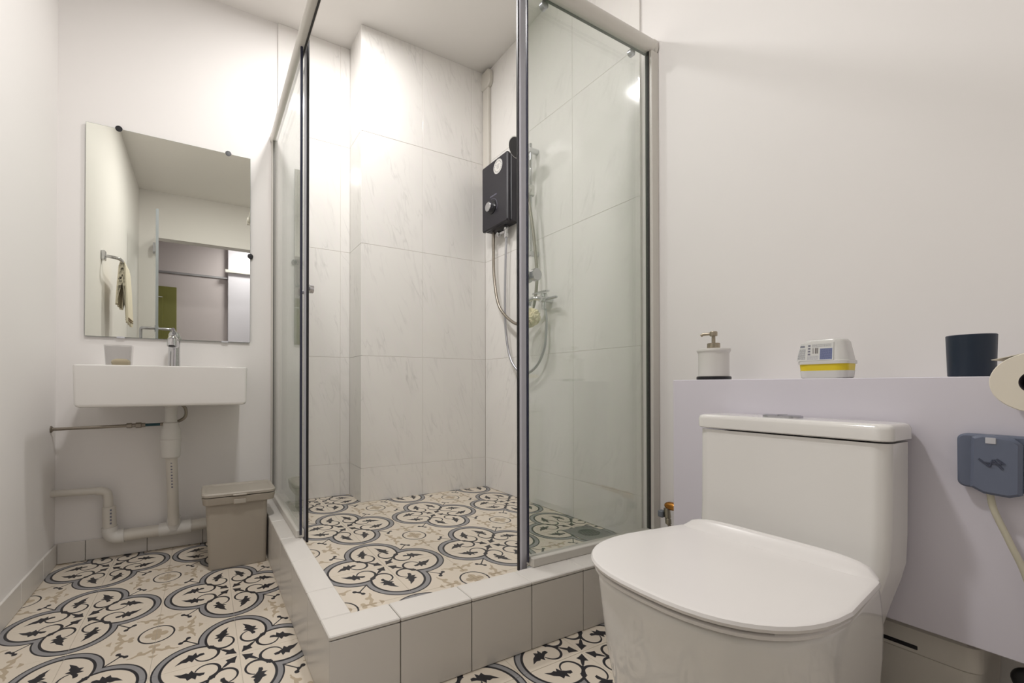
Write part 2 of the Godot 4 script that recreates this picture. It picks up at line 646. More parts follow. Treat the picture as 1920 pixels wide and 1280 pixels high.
func shell() -> void:
	var th := 0.1
	# floor: grout bed and printed tiles
	var fl := struct("floor", mbox(Vector3(-th, -0.12, -th), Vector3(W + th, -0.0012, D + th)), M.grout, "bathroom floor of printed cement tiles")
	var xs := steps(0.0, W, 0.2003, 0.2)
	var zs := steps(0.0, D, 0.1246, 0.2)
	for i in xs.size() - 1:
		for j in zs.size() - 1:
			var lo := Vector3(xs[i] + 0.0005, -0.01, zs[j] + 0.0005)
			var hi := Vector3(xs[i + 1] - 0.0005, 0.0, zs[j + 1] - 0.0005)
			if lo.x > CX and hi.z < CZ:
				continue
			tile_piece(fl, "tile", lo, hi, 0.0006, M.print, Vector3.RIGHT, Vector3.BACK, 2.5, Vector2(-0.2003, -0.1246) * 2.5)
	struct("ceiling", mbox(Vector3(-th, H, -th), Vector3(W + th, H + 0.1, D + th)), M.ceiling, "white ceiling")
	struct("wall_back", mbox(Vector3(-th, -0.1, -th), Vector3(W + th, H, 0)), M.paint, "white back wall with mirror and washbasin")
	struct("wall_left", mbox(Vector3(-th, -0.1, 0), Vector3(0, H, D + th)), M.paint, "white left wall")
	struct("wall_right", mbox(Vector3(W, -0.1, 0), Vector3(W + th, H, D + th)), M.paint, "white right wall behind the toilet ledge")
	# front wall with the doorway behind the camera
	var fw := MB.new()
	fw.bounds(Vector3(0, -0.1, D), Vector3(0.12, H, D + th))
	fw.bounds(Vector3(0.95, -0.1, D), Vector3(W, H, D + th))
	fw.bounds(Vector3(0.12, 2.03, D), Vector3(0.95, H, D + th))
	struct("wall_front", fw, M.paint, "white wall with the doorway")
	# door leaf swung open against the left wall, seen edge-on in the mirror
	var ax := Vector3(0.085, 0, -0.755).normalized()
	var az := Vector3(0.755, 0, 0.085).normalized()
	var o := Vector3(0.118, 0, D - 0.005)
	var lf := MB.new()
	lf.prism(PackedVector2Array([Vector2(0, 0.008), Vector2(0.75, 0.008), Vector2(0.75, 2.02), Vector2(0, 2.02)]), o, ax, Vector3.UP, -0.004, 0.004, 0.0006)
	var dr := struct("door_1", lf, M.glass, "greenish glass door leaf swung open near the left wall, seen edge-on in the mirror")
	var ed := MB.new()
	ed.prism(PackedVector2Array([Vector2(0.75, 0.008), Vector2(0.756, 0.008), Vector2(0.756, 2.02), Vector2(0.75, 2.02)]), o, ax, Vector3.UP, -0.009, 0.009)
	part("edge_strip", ed, M.door_edge, dr)
	for sg in [-1, 1]:
		var hd := MB.new()
		var c: Vector3 = o + ax * 0.69 + Vector3(0, 1.13, 0) + az * 0.004 * sg
		hd.lathe(c, az * sg, [Vector2(0.024, 0), Vector2(0.024, 0.008), Vector2(0.009, 0.009), Vector2(0.009, 0.045)], 16)
		hd.tube(smooth_path([c + az * 0.03 * sg, c + az * 0.075 * sg, c + az * 0.092 * sg - ax * 0.02, c + az * 0.096 * sg - ax * 0.03 - Vector3(0, 0.03, 0), c + az * 0.096 * sg - ax * 0.03 - Vector3(0, 0.11, 0)], 5), 0.0105, 12)
		part("door_handle", hd, M.satin, dr)
	for y in [0.25, 1.92]:
		var c: Vector3 = o + ax * 0.04 + Vector3(0, y, 0)
		var hp := MB.new()
		hp.prism(PackedVector2Array([Vector2(-0.035, -0.04), Vector2(0.035, -0.04), Vector2(0.035, 0.04), Vector2(-0.035, 0.04)]), c, ax, Vector3.UP, -0.012, 0.012, 0.002)
		part("hinge", hp, M.satin, dr)
	# skirting tiles
	var bb := struct("baseboard_back", mbox(Vector3(0, 0, 0), Vector3(CX, 0.079, 0.003)), M.dark_grout, "grey skirting tiles along the back wall")
	var bx := steps(0.008, CX, 0.0974, 0.2083)
	for i in bx.size() - 1:
		tile_piece(bb, "skirting_tile", Vector3(bx[i] + 0.001, 0.001, 0), Vector3(bx[i + 1] - 0.001, 0.0805, 0.0085), 0.0015, M.curb_tile)
	var bl := struct("baseboard_left", mbox(Vector3(0, 0, 0), Vector3(0.003, 0.079, D)), M.dark_grout, "grey skirting tiles along the left wall")
	var bz := steps(0.0, D, 0.16, 0.2083)
	for i in bz.size() - 1:
		tile_piece(bl, "skirting_tile", Vector3(0, 0.001, bz[i] + 0.001), Vector3(0.0085, 0.0805, bz[i + 1] - 0.001), 0.0015, M.curb_tile)
	# half-height ledge boxed in lilac-grey board
	var lg := MB.new()
	lg.bounds(Vector3(LX, 0.241, 1.373), Vector3(W, LH, D), 0.0015)
	struct("wall_ledge", lg, M.lilac, "lilac grey boxed ledge along the right wall behind the toilet")

func shower_tiles() -> void:
	var rows := [SF, 0.30, 0.842, 1.385, 1.93, H]
	var wl: Node3D = get_node("wall_back")
	var g := 0.0006
	var xs := [0.828, 1.138, PX - 0.009]
	part("joint_grout", mbox(Vector3(0.829, SF, 0), Vector3(PX, H, 0.0068)), M.white_grout, wl)
	for i in xs.size() - 1:
		for j in rows.size() - 1:
			tile_piece(wl, "marble_tile", Vector3(xs[i] + g, rows[j] + g, 0), Vector3(xs[i + 1] - g, rows[j + 1] - g, 0.008), 0.0007, M.marble, Vector3.RIGHT, Vector3.DOWN, 0.9, Vector2(rng.randf(), rng.randf()))
	# pier: boxed-out column filling the back corner
	var pr := struct("wall_pier", mbox(Vector3(PX, SF - 0.1, 0), Vector3(W, H, PZ - 0.0012)), M.white_grout, "marble-tiled pier in the corner of the shower")
	xs = [PX - 0.009, 1.522, 1.827, W - 0.008]
	for i in xs.size() - 1:
		for j in rows.size() - 1:
			tile_piece(pr, "marble_tile", Vector3(xs[i] + g * (0 if i == 0 else 1), rows[j] + g, PZ - 0.008), Vector3(xs[i + 1] - g, rows[j + 1] - g, PZ), 0.0007, M.marble, Vector3.RIGHT, Vector3.DOWN, 0.9, Vector2(rng.randf(), rng.randf()))
	for j in rows.size() - 1:
		tile_piece(pr, "marble_tile", Vector3(PX - 0.009, rows[j] + g, 0.009), Vector3(PX, rows[j + 1] - g, PZ - 0.008), 0.0005, M.marble, Vector3.BACK, Vector3.DOWN, 0.9, Vector2(rng.randf(), rng.randf()))
	var wr: Node3D = get_node("wall_right")
	var zs := [PZ, 0.50, 0.815, 1.13]
	part("joint_grout", mbox(Vector3(W - 0.0068, SF, PZ), Vector3(W, H, 1.129)), M.white_grout, wr)
	for i in zs.size() - 1:
		for j in rows.size() - 1:
			tile_piece(wr, "marble_tile", Vector3(W - 0.008, rows[j] + g, zs[i] + g), Vector3(W, rows[j + 1] - g, zs[i + 1] - g), 0.0007, M.marble, Vector3.FORWARD, Vector3.DOWN, 0.9, Vector2(rng.randf(), rng.randf()))
	# raised shower floor
	var fl := struct("floor_shower", mbox(Vector3(CIX - 0.03, 0.0, 0.0), Vector3(W, SF - 0.0012, CIZ + 0.03)), M.grout, "raised shower floor of printed cement tiles")
	var fx := steps(CIX, W - 0.008, 1.0204 - 0.2, 0.2)
	var fz := steps(0.008, CIZ, 0.0963, 0.2)
	for i in fx.size() - 1:
		for j in fz.size() - 1:
			var lo := Vector3(fx[i] + 0.0005, SF - 0.01, fz[j] + 0.0005)
			var hi := Vector3(fx[i + 1] - 0.0005, SF, fz[j + 1] - 0.0005)
			if lo.x > PX and hi.z < PZ:
				continue
			tile_piece(fl, "tile", lo, hi, 0.0006, M.print, Vector3.RIGHT, Vector3.BACK, 2.5, Vector2(-1.0204, -0.0963) * 2.5)

func curb() -> void:
	var t := thing("shower_curb", "low grey tiled curb around the raised shower floor", "curb", Vector3(CX, 0, CZ))
	var core := MB.new()
	core.bounds(Vector3(CX + 0.004, 0, CIZ), Vector3(W, CH - 0.006, CZ - 0.004))
	core.bounds(Vector3(CX + 0.004, 0, 0), Vector3(CIX, CH - 0.006, CIZ))
	part("core", core, M.dark_grout, t)
	var xs := [CX, 0.9095, 1.1002, 1.2909, 1.4816, 1.6723, 1.863, W]
	for i in xs.size() - 1:
		tile_piece(t, "face_tile", Vector3(xs[i] + (0.0012 if i else 0.002), 0.001, CZ - 0.009), Vector3(xs[i + 1] - 0.0012, CH - 0.0115, CZ - 0.001), 0.001, M.curb_tile)
		tile_piece(t, "top_tile", Vector3(xs[i] + (0.0008 if i else 0.0), CH - 0.0095, CIZ), Vector3(xs[i + 1] - 0.0008, CH, CZ), 0.0022, M.curb_tile)
	var zs := [0.003, 0.215, 0.423, 0.631, 0.839, 1.047, CIZ]
	for i in zs.size() - 1:
		tile_piece(t, "top_tile", Vector3(CX, CH - 0.0095, zs[i] + 0.0008), Vector3(CIX, CH, zs[i + 1] - 0.0008), 0.0022, M.curb_tile)
	zs = [0.003, 0.215, 0.423, 0.631, 0.843, 1.051, CZ - 0.002]
	for i in zs.size() - 1:
		tile_piece(t, "face_tile", Vector3(CX + 0.001, 0.001, zs[i] + 0.001), Vector3(CX + 0.009, CH - 0.0115, zs[i + 1] - 0.001), 0.001, M.curb_tile)
	# square steel floor drain, slotted
	var d := thing("floor_drain", "square grey slotted drain in the shower floor", "drain", Vector3(1.82, SF, 0.98))
	var pl := MB.new()
	pl.bounds(Vector3(1.75, SF + 0.0003, 0.915), Vector3(1.89, SF + 0.003, 1.045), 0.001)
	part("plate", pl, M.drain, d)
	for k in 8:
		var c := Vector3(1.785 + k * 0.0105, SF + 0.0034, 0.98)
		var hl := 0.034 * sqrt(maxf(0.12, 1.0 - pow((k - 3.5) / 4.2, 2.0)))
		part("slot", mbox(c - Vector3(0.0026, 0.0006, hl), c + Vector3(0.0026, 0.0004, hl), 0.0), M.seal, d)

func corridor() -> void:
	var z0 := D + 0.1
	struct("floor_corridor", mbox(Vector3(-0.9, -0.1, z0), Vector3(2.5, 0, 3.6)), M.hall_floor, "corridor floor beyond the doorway")
	struct("ceiling_corridor", mbox(Vector3(-0.9, H, z0), Vector3(2.5, H + 0.1, 3.6)), M.ceiling, "corridor ceiling beyond the doorway")
	var ww := MB.new()
	ww.bounds(Vector3(-0.9, -0.1, 3.5), Vector3(2.5, H, 3.6))
	var w := struct("wall_corridor", ww, M.hall_wall, "lilac grey corridor wall seen in the mirror")
	part("pier", mbox(Vector3(0.77, 0, 3.40), Vector3(2.5, H, 3.5), 0.002), M.hall_pier, w)
	struct("wall_corridor_left", mbox(Vector3(-1.0, -0.1, z0), Vector3(-0.9, H, 3.6)), M.hall_wall, "corridor side wall")
	struct("wall_corridor_right", mbox(Vector3(2.5, -0.1, z0), Vector3(2.6, H, 3.6)), M.hall_wall, "corridor end wall")
	var cl := MB.new()
	cl.bounds(Vector3(-0.9, -0.1, z0 - 0.1), Vector3(-0.1, H, z0))
	cl.bounds(Vector3(W + 0.1, -0.1, z0 - 0.1), Vector3(2.5, H, z0))
	struct("wall_corridor_near", cl, M.hall_wall, "corridor wall beside the bathroom")
	struct("trim_1", mbox(Vector3(-0.9, 1.975, 3.485), Vector3(0.77, 2.0, 3.5), 0.003), M.satin, "thin grey rail along the corridor wall")
	struct("trim_2", mbox(Vector3(0.735, 2.03, 3.36), Vector3(2.5, 2.065, 3.40), 0.004), M.white_plastic, "white rail on the corridor pier")
	var dr := struct("door_2", mbox(Vector3(-0.62, 0, 3.47), Vector3(0.236, 1.82, 3.5), 0.004), M.olive, "olive green door on the corridor wall seen in the mirror")
	part("panel", mbox(Vector3(-0.52, 0.15, 3.462), Vector3(0.106, 1.70, 3.47), 0.006), M.olive, dr)
	part("door_handle", mbox(Vector3(0.01, 1.69, 3.455), Vector3(0.10, 1.70, 3.47), 0.003), M.white_plastic, dr)

func toilet() -> void:
	var t := thing("toilet", "white one-piece toilet with closed lid in front of the lilac ledge", "toilet", Vector3(1.45, 0, TZ))
	var bw := MB.new()
	var rings := []
	for r in [[0.0, 1.218, 1.66, 0.140], [0.008, 1.210, 1.66, 0.145], [0.06, 1.198, 1.66, 0.149], [0.13, 1.180, 1.655, 0.155], [0.20, 1.165, 1.65, 0.162], [0.26, 1.158, 1.64, 0.167], [0.31, 1.152, 1.62, 0.171], [0.335, 1.149, 1.61, 0.172], [0.343, 1.150, 1.605, 0.171], [0.347, 1.156, 1.60, 0.166]]:
		rings.append(dshape(r[1], r[2], r[3], r[0], 2.55, 0.045, 0.86))
	bw.loft(rings)
	part("bowl", bw, M.ceramic, t, 50.0)
	# cistern, growing out of the pedestal behind the bowl
	var cs := MB.new()
	rings = []
	for r in [[0.0, 1.57, 0.116], [0.16, 1.57, 0.120], [0.22, 1.57, 0.126], [0.28, 1.575, 0.140], [0.33, 1.583, 0.153], [0.365, 1.59, 0.160], [0.42, 1.597, 0.162], [0.52, 1.60, 0.163], [0.593, 1.602, 0.1635]]:
		var xc: float = (r[1] + 1.712) / 2
		rings.append(ring_xz(rrect(xc, KZ, (1.712 - r[1]) / 2, r[2], 0.022, 6), r[0]))
	cs.loft(rings)
	part("cistern", cs, M.ceramic, t, 50.0)
	var ld := MB.new()
	rings = []
	for r in [[0.5965, 0.003], [0.599, 0.0], [0.618, 0.0], [0.6245, 0.002], [0.6275, 0.006], [0.6285, 0.012]]:
		rings.append(ring_xz(rrect(1.654, KZ, 0.0585 - r[1], 0.1675 - r[1], 0.020, 6), r[0]))
	ld.loft(rings)
	part("cistern_lid", ld, M.ceramic, t, 40.0)
	var fb := MB.new()
	rings = []
	for r in [[0.6285, 0.0], [0.632, 0.0], [0.6335, 0.003]]:
		rings.append(ring_xz(rrect(1.656, KZ - 0.015, 0.022 - r[1], 0.034 - r[1], 0.018, 6), r[0]))
	fb.loft(rings)
	var b := part("flush_button", fb, M.satin, t, 40.0)
	part("button_seam", mbox(Vector3(1.636, 0.6334, KZ - 0.016), Vector3(1.676, 0.6338, KZ - 0.014)), M.rubber, b)
	# seat ring and lid
	var se := MB.new()
	se.loft([dshape(1.148, 1.525, 0.174, 0.3485), dshape(1.142, 1.525, 0.178, 0.3505), dshape(1.141, 1.525, 0.179, 0.356), dshape(1.145, 1.525, 0.176, 0.359)])
	part("seat", se, M.seat, t, 40.0)
	var li := MB.new()
	li.loft([dshape(1.143, 1.541, 0.178, 0.361), dshape(1.137, 1.544, 0.1825, 0.363), dshape(1.1355, 1.545, 0.184, 0.368), dshape(1.138, 1.544, 0.182, 0.3725), dshape(1.145, 1.541, 0.176, 0.3745), dshape(1.19, 1.51, 0.145, 0.3753)])
	# raised lip along the hinge
	var pr := MB.new()
	rings = []
	for k in 25:
		var s := -1.0 + k / 12.0
		var z := TZ + 0.160 * s
		var fade := sqrt(maxf(0.0, 1.0 - pow(absf(s), 5.0)))
		var l := PackedVector3Array()
		for q in [[-0.046, 0.0], [-0.030, 0.14], [-0.016, 0.45], [-0.007, 0.85], [-0.002, 0.98], [0.006, 1.0], [0.012, 0.9], [0.013, 0.5], [0.013, -0.3], [-0.046, -0.3]]:
			l.append(Vector3(1.532 - 0.012 * (1.0 - fade) + q[0] * (0.45 + 0.55 * fade), 0.3738 + 0.024 * fade * q[1] - 0.001, z))
		rings.append(l)
	pr.loft(rings)
	li.v.append_array(pr.v)
	part("lid", li, M.seat, t, 40.0)
	for sg in [-1, 1]:
		var hg := MB.new()
		hg.lathe(Vector3(1.553, 0.356, TZ + 0.075 * sg), Vector3.BACK, [Vector2(0.011, -0.02), Vector2(0.011, 0.02)], 14)
		part("hinge", hg, M.chrome, t)

func pane_box(x0: float, x1: float, y0: float, y1: float, z0: float, z1: float) -> MB:
	return mbox(Vector3(x0, y0, z0), Vector3(x1, y1, z1), 0.0008)

func enclosure() -> void:
	var rb := 1.858
	var t := thing("shower_enclosure", "corner-entry shower enclosure of greenish glass in pale aluminium rails", "shower", Vector3(0.81, CH, 1.18))
	# head rails with a rounded front
	var prof := PackedVector2Array([Vector2(-0.006, 0), Vector2(0.015, 0), Vector2(0.022, 0.005), Vector2(0.025, 0.014), Vector2(0.0255, 0.026), Vector2(0.024, 0.038), Vector2(0.019, 0.046), Vector2(0.011, 0.049), Vector2(-0.006, 0.049)])
	var fr := MB.new()
	fr.prism(prof, Vector3(0, rb, 1.172), Vector3.BACK, Vector3.UP, -1.905, -0.79)
	part("head_rail", fr, M.rail, t)
	var cap := MB.new()
	cap.prism(prof, Vector3(0, rb - 0.0015, 1.1725), Vector3.BACK * 1.05, Vector3.UP * 1.05, -W + 0.002, -1.905, 0.003)
	part("rail_end_cap", cap, M.rail, t)
	var lr := MB.new()
	var mp := PackedVector2Array()
	for p in prof:
		mp.append(Vector2(-p.x, p.y))
	lr.prism(mp, Vector3(0.82, rb, 0), Vector3.RIGHT, Vector3.UP, 0.02, 1.15)
	part("head_rail", lr, M.rail, t)
	var cap2 := MB.new()
	cap2.prism(mp, Vector3(0.82, rb - 0.0015, 0), Vector3.RIGHT * 1.05, Vector3.UP * 1.05, 0.009, 0.02, 0.002)
	part("rail_end_cap", cap2, M.rail, t)
	# dark running grooves under the rails
	part("track", mbox(Vector3(0.84, rb - 0.003, 1.168), Vector3(1.915, rb, 1.174)), M.rubber, t)
	part("track", mbox(Vector3(0.818, rb - 0.003, 0.02), Vector3(0.824, rb, 1.15)), M.rubber, t)
	# sills on the curb under the fixed panes
	part("sill", mbox(Vector3(1.352, CH, 1.166), Vector3(W, CH + 0.026, 1.196), 0.002), M.rail, t)
	part("sill", mbox(Vector3(0.796, CH, 0.009), Vector3(0.824, CH + 0.026, 0.648), 0.002), M.rail, t)
	# wall profiles
	var wp := part("wall_profile", mbox(Vector3(1.888, CH + 0.026, 1.168), Vector3(W - 0.0005, rb, 1.196), 0.002), M.rail, t)
	part("seal", mbox(Vector3(1.884, CH + 0.026, 1.174), Vector3(1.888, rb, 1.186)), M.rubber, wp)
	wp = part("wall_profile", mbox(Vector3(0.800, CH + 0.026, 0.0005), Vector3(0.824, rb, 0.030), 0.002), M.rail, t)
	part("seal", mbox(Vector3(0.806, CH + 0.026, 0.030), Vector3(0.818, rb, 0.034)), M.rubber, wp)
	# fixed panes
	var p1 := part("fixed_pane", pane_box(1.348, 1.890, CH + 0.02, rb + 0.01, 1.177, 1.183), M.glass, t)
	part("edge_strip", mbox(Vector3(1.3435, CH + 0.012, 1.177), Vector3(1.348, rb, 1.184), 0.0005), M.navy_edge, p1)
	var p2 := part("fixed_pane", pane_box(0.807, 0.813, CH + 0.02, rb + 0.01, 0.03, 0.652), M.glass, t)
	part("edge_strip", mbox(Vector3(0.806, CH + 0.012, 0.652), Vector3(0.814, rb, 0.660), 0.0005), M.navy_edge, p2)
	# sliding doors, both pushed open behind the fixed panes
	var dy := 0.158
	var d1 := part("sliding_door", pane_box(1.362, 1.885, dy + 0.004, rb + 0.060, 1.147, 1.153), M.glass, t)
	part("stile", mbox(Vector3(1.337, dy, 1.140), Vector3(1.364, rb + 0.064, 1.160), 0.004), M.stile, d1)
	part("seal", mbox(Vector3(1.3335, dy, 1.147), Vector3(1.337, rb + 0.064, 1.156), 0.001), M.seal, d1)
	for x in [1.43, 1.83]:
		var ro := MB.new()
		ro.lathe(Vector3(x, rb - 0.008, 1.154), Vector3.BACK, [Vector2(0.013, 0), Vector2(0.013, 0.012), Vector2(0.010, 0.014)], 16)
		part("roller", ro, M.satin, d1)
	var kn := MB.new()
	kn.lathe(Vector3(1.388, 1.026, 1.153), Vector3.BACK, [Vector2(0.008, 0), Vector2(0.008, 0.006), Vector2(0.0185, 0.008), Vector2(0.0185, 0.021), Vector2(0.017, 0.0225)], 20)
	kn.lathe(Vector3(1.388, 1.026, 1.147), Vector3.FORWARD, [Vector2(0.008, 0), Vector2(0.008, 0.008), Vector2(0.0185, 0.010), Vector2(0.0185, 0.026), Vector2(0.017, 0.0275)], 20)
	part("knob", kn, M.chrome, d1)
	var d2 := part("sliding_door", pane_box(0.832, 0.838, dy + 0.004, rb + 0.060, 0.05, 0.622), M.glass, t)
	part("stile", mbox(Vector3(0.829, dy, 0.605), Vector3(0.841, rb + 0.064, 0.637), 0.003), M.stile, d2)
	part("seal", mbox(Vector3(0.831, dy, 0.637), Vector3(0.839, rb + 0.064, 0.646), 0.001), M.seal, d2)
	for z in [0.12, 0.56]:
		var ro := MB.new()
		ro.lathe(Vector3(0.838, rb - 0.008, z), Vector3.RIGHT, [Vector2(0.013, 0), Vector2(0.013, 0.012), Vector2(0.010, 0.014)], 16)
		part("roller", ro, M.satin, d2)
	kn = MB.new()
	kn.lathe(Vector3(0.843, 1.045, 0.595), Vector3.RIGHT, [Vector2(0.007, -0.005), Vector2(0.007, 0.006), Vector2(0.016, 0.008), Vector2(0.016, 0.021), Vector2(0.014, 0.0225)], 20)
	part("knob", kn, M.chrome, d2)
	kn = MB.new()
	kn.lathe(Vector3(0.827, 1.030, 0.595), Vector3.LEFT, [Vector2(0.007, -0.004), Vector2(0.007, 0.003), Vector2(0.014, 0.004), Vector2(0.014, 0.012)], 20)
	part("knob", kn, M.chrome, d2)

func washbasin() -> void:
	var x0 := 0.126
	var x1 := 0.667
	var z1 := 0.35
	var y0 := 0.623
	var y1 := 0.769
	var cx := (x0 + x1) / 2
	var t := thing("washbasin", "white rectangular ceramic washbasin hung on the wall under the mirror", "washbasin", Vector3(cx, y0, 0))
	# outer block with a hollow scooped from above
	var b := MB.new()
	var hx := (x1 - x0) / 2
	var hz := z1 / 2
	var rings := []
	for r in [[y0, 0.016, 0.0], [y0 + 0.003, 0.008, 0.0], [y0 + 0.012, 0.003, 0.0], [y1 - 0.006, 0.0, 0.0], [y1 - 0.0015, 0.0012, 0.0], [y1, 0.004, 0.0], [y1, 0.018, 0.085], [y1 - 0.004, 0.021, 0.088], [y1 - 0.07, 0.045, 0.11], [y1 - 0.10, 0.10, 0.14], [y1 - 0.105, 0.20, 0.16]]:
		var zb: float = 0.0005 + r[2]
		var zf: float = z1 - r[1] * 1.0
		rings.append(ring_xz(rrect(cx, (zb + zf) / 2, hx - r[1], (zf - zb) / 2, 0.010, 4), r[0]))
	b.loft(rings)
	part("basin", b, M.ceramic, t, 40.0)
	var dn := MB.new()
	dn.lathe(Vector3(cx, y1 - 0.1045, 0.235), Vector3.UP, [Vector2(0.022, 0), Vector2(0.022, 0.003), Vector2(0.012, 0.004)], 20)
	part("plughole", dn, M.chrome, t)
	# mixer tap
	var fx := 0.405
	var q := thing("basin_mixer_tap", "chrome single-lever mixer tap standing on the washbasin", "tap", Vector3(fx, y1, 0.075))
	var bd := MB.new()
	bd.lathe(Vector3(fx, y1, 0.075), Vector3.UP, [Vector2(0.028, 0), Vector2(0.028, 0.004), Vector2(0.0225, 0.006), Vector2(0.0215, 0.07), Vector2(0.022, 0.115), Vector2(0.019, 0.128)], 24)
	part("body", bd, M.chrome, q)
	var sp := MB.new()
	sp.tube(smooth_path([Vector3(fx, y1 + 0.095, 0.08), Vector3(fx, y1 + 0.112, 0.11), Vector3(fx - 0.002, y1 + 0.116, 0.145), Vector3(fx - 0.003, y1 + 0.106, 0.172)], 6), 0.0195, 16, 0.0165)
	var s := part("spout", sp, M.chrome, q)
	var ar := MB.new()
	ar.lathe(Vector3(fx - 0.003, y1 + 0.112, 0.166), Vector3(0, -1, 0.22), [Vector2(0.0165, 0), Vector2(0.017, 0.026), Vector2(0.014, 0.0265)], 20)
	part("aerator", ar, M.chrome, s)
	var ai := MB.new()
	ai.lathe(Vector3(fx - 0.003, y1 + 0.112, 0.166) + Vector3(0, -1, 0.22).normalized() * 0.0264, Vector3(0, -1, 0.22), [Vector2(0.0125, 0), Vector2(0.0125, 0.001)], 20)
	part("aerator_mesh", ai, M.rubber, s)
	var lv := MB.new()
	lv.lathe(Vector3(fx, y1 + 0.128, 0.075), Vector3(0, 1, 0.12), [Vector2(0.021, 0), Vector2(0.0215, 0.012), Vector2(0.018, 0.022), Vector2(0.009, 0.026)], 20)
	lv.tube(smooth_path([Vector3(fx, y1 + 0.142, 0.08), Vector3(fx, y1 + 0.152, 0.115), Vector3(fx, y1 + 0.156, 0.155)], 6), 0.009, 12, 0.006)
	part("lever", lv, M.chrome, q)
	# grey see-through cup holding a piece of soap
	var c0 := Vector3(0.226, y1, 0.15)
	var tm := MB.new()
	rings = []
	for r in [[0.0, 0.0385], [0.003, 0.040], [0.082, 0.0445], [0.082, 0.0425], [0.004, 0.038], [0.004, 0.020]]:
		rings.append(ring_xz(rrect(c0.x, c0.z, r[1], r[1] * 0.8, 0.012, 5), c0.y + r[0]))
	tm.loft(rings)
	var cup := single("plastic_cup", tm, M.tumbler, "grey see-through square plastic cup on the left of the washbasin", "cup")
	var so := MB.new()
	rings = []
	for r in [[0.0, 0.012], [0.004, 0.003], [0.014, 0.0], [0.022, 0.004], [0.027, 0.014]]:
		rings.append(ring_xz(rrect(c0.x + 0.006, c0.z, 0.030 - r[1], 0.020 - r[1] * 0.8, 0.0055, 5), c0.y + 0.0045 + r[0]))
	so.loft(rings)
	single("soap_bar", so, M.soap, "cream piece of soap lying in the grey plastic cup", "soap")

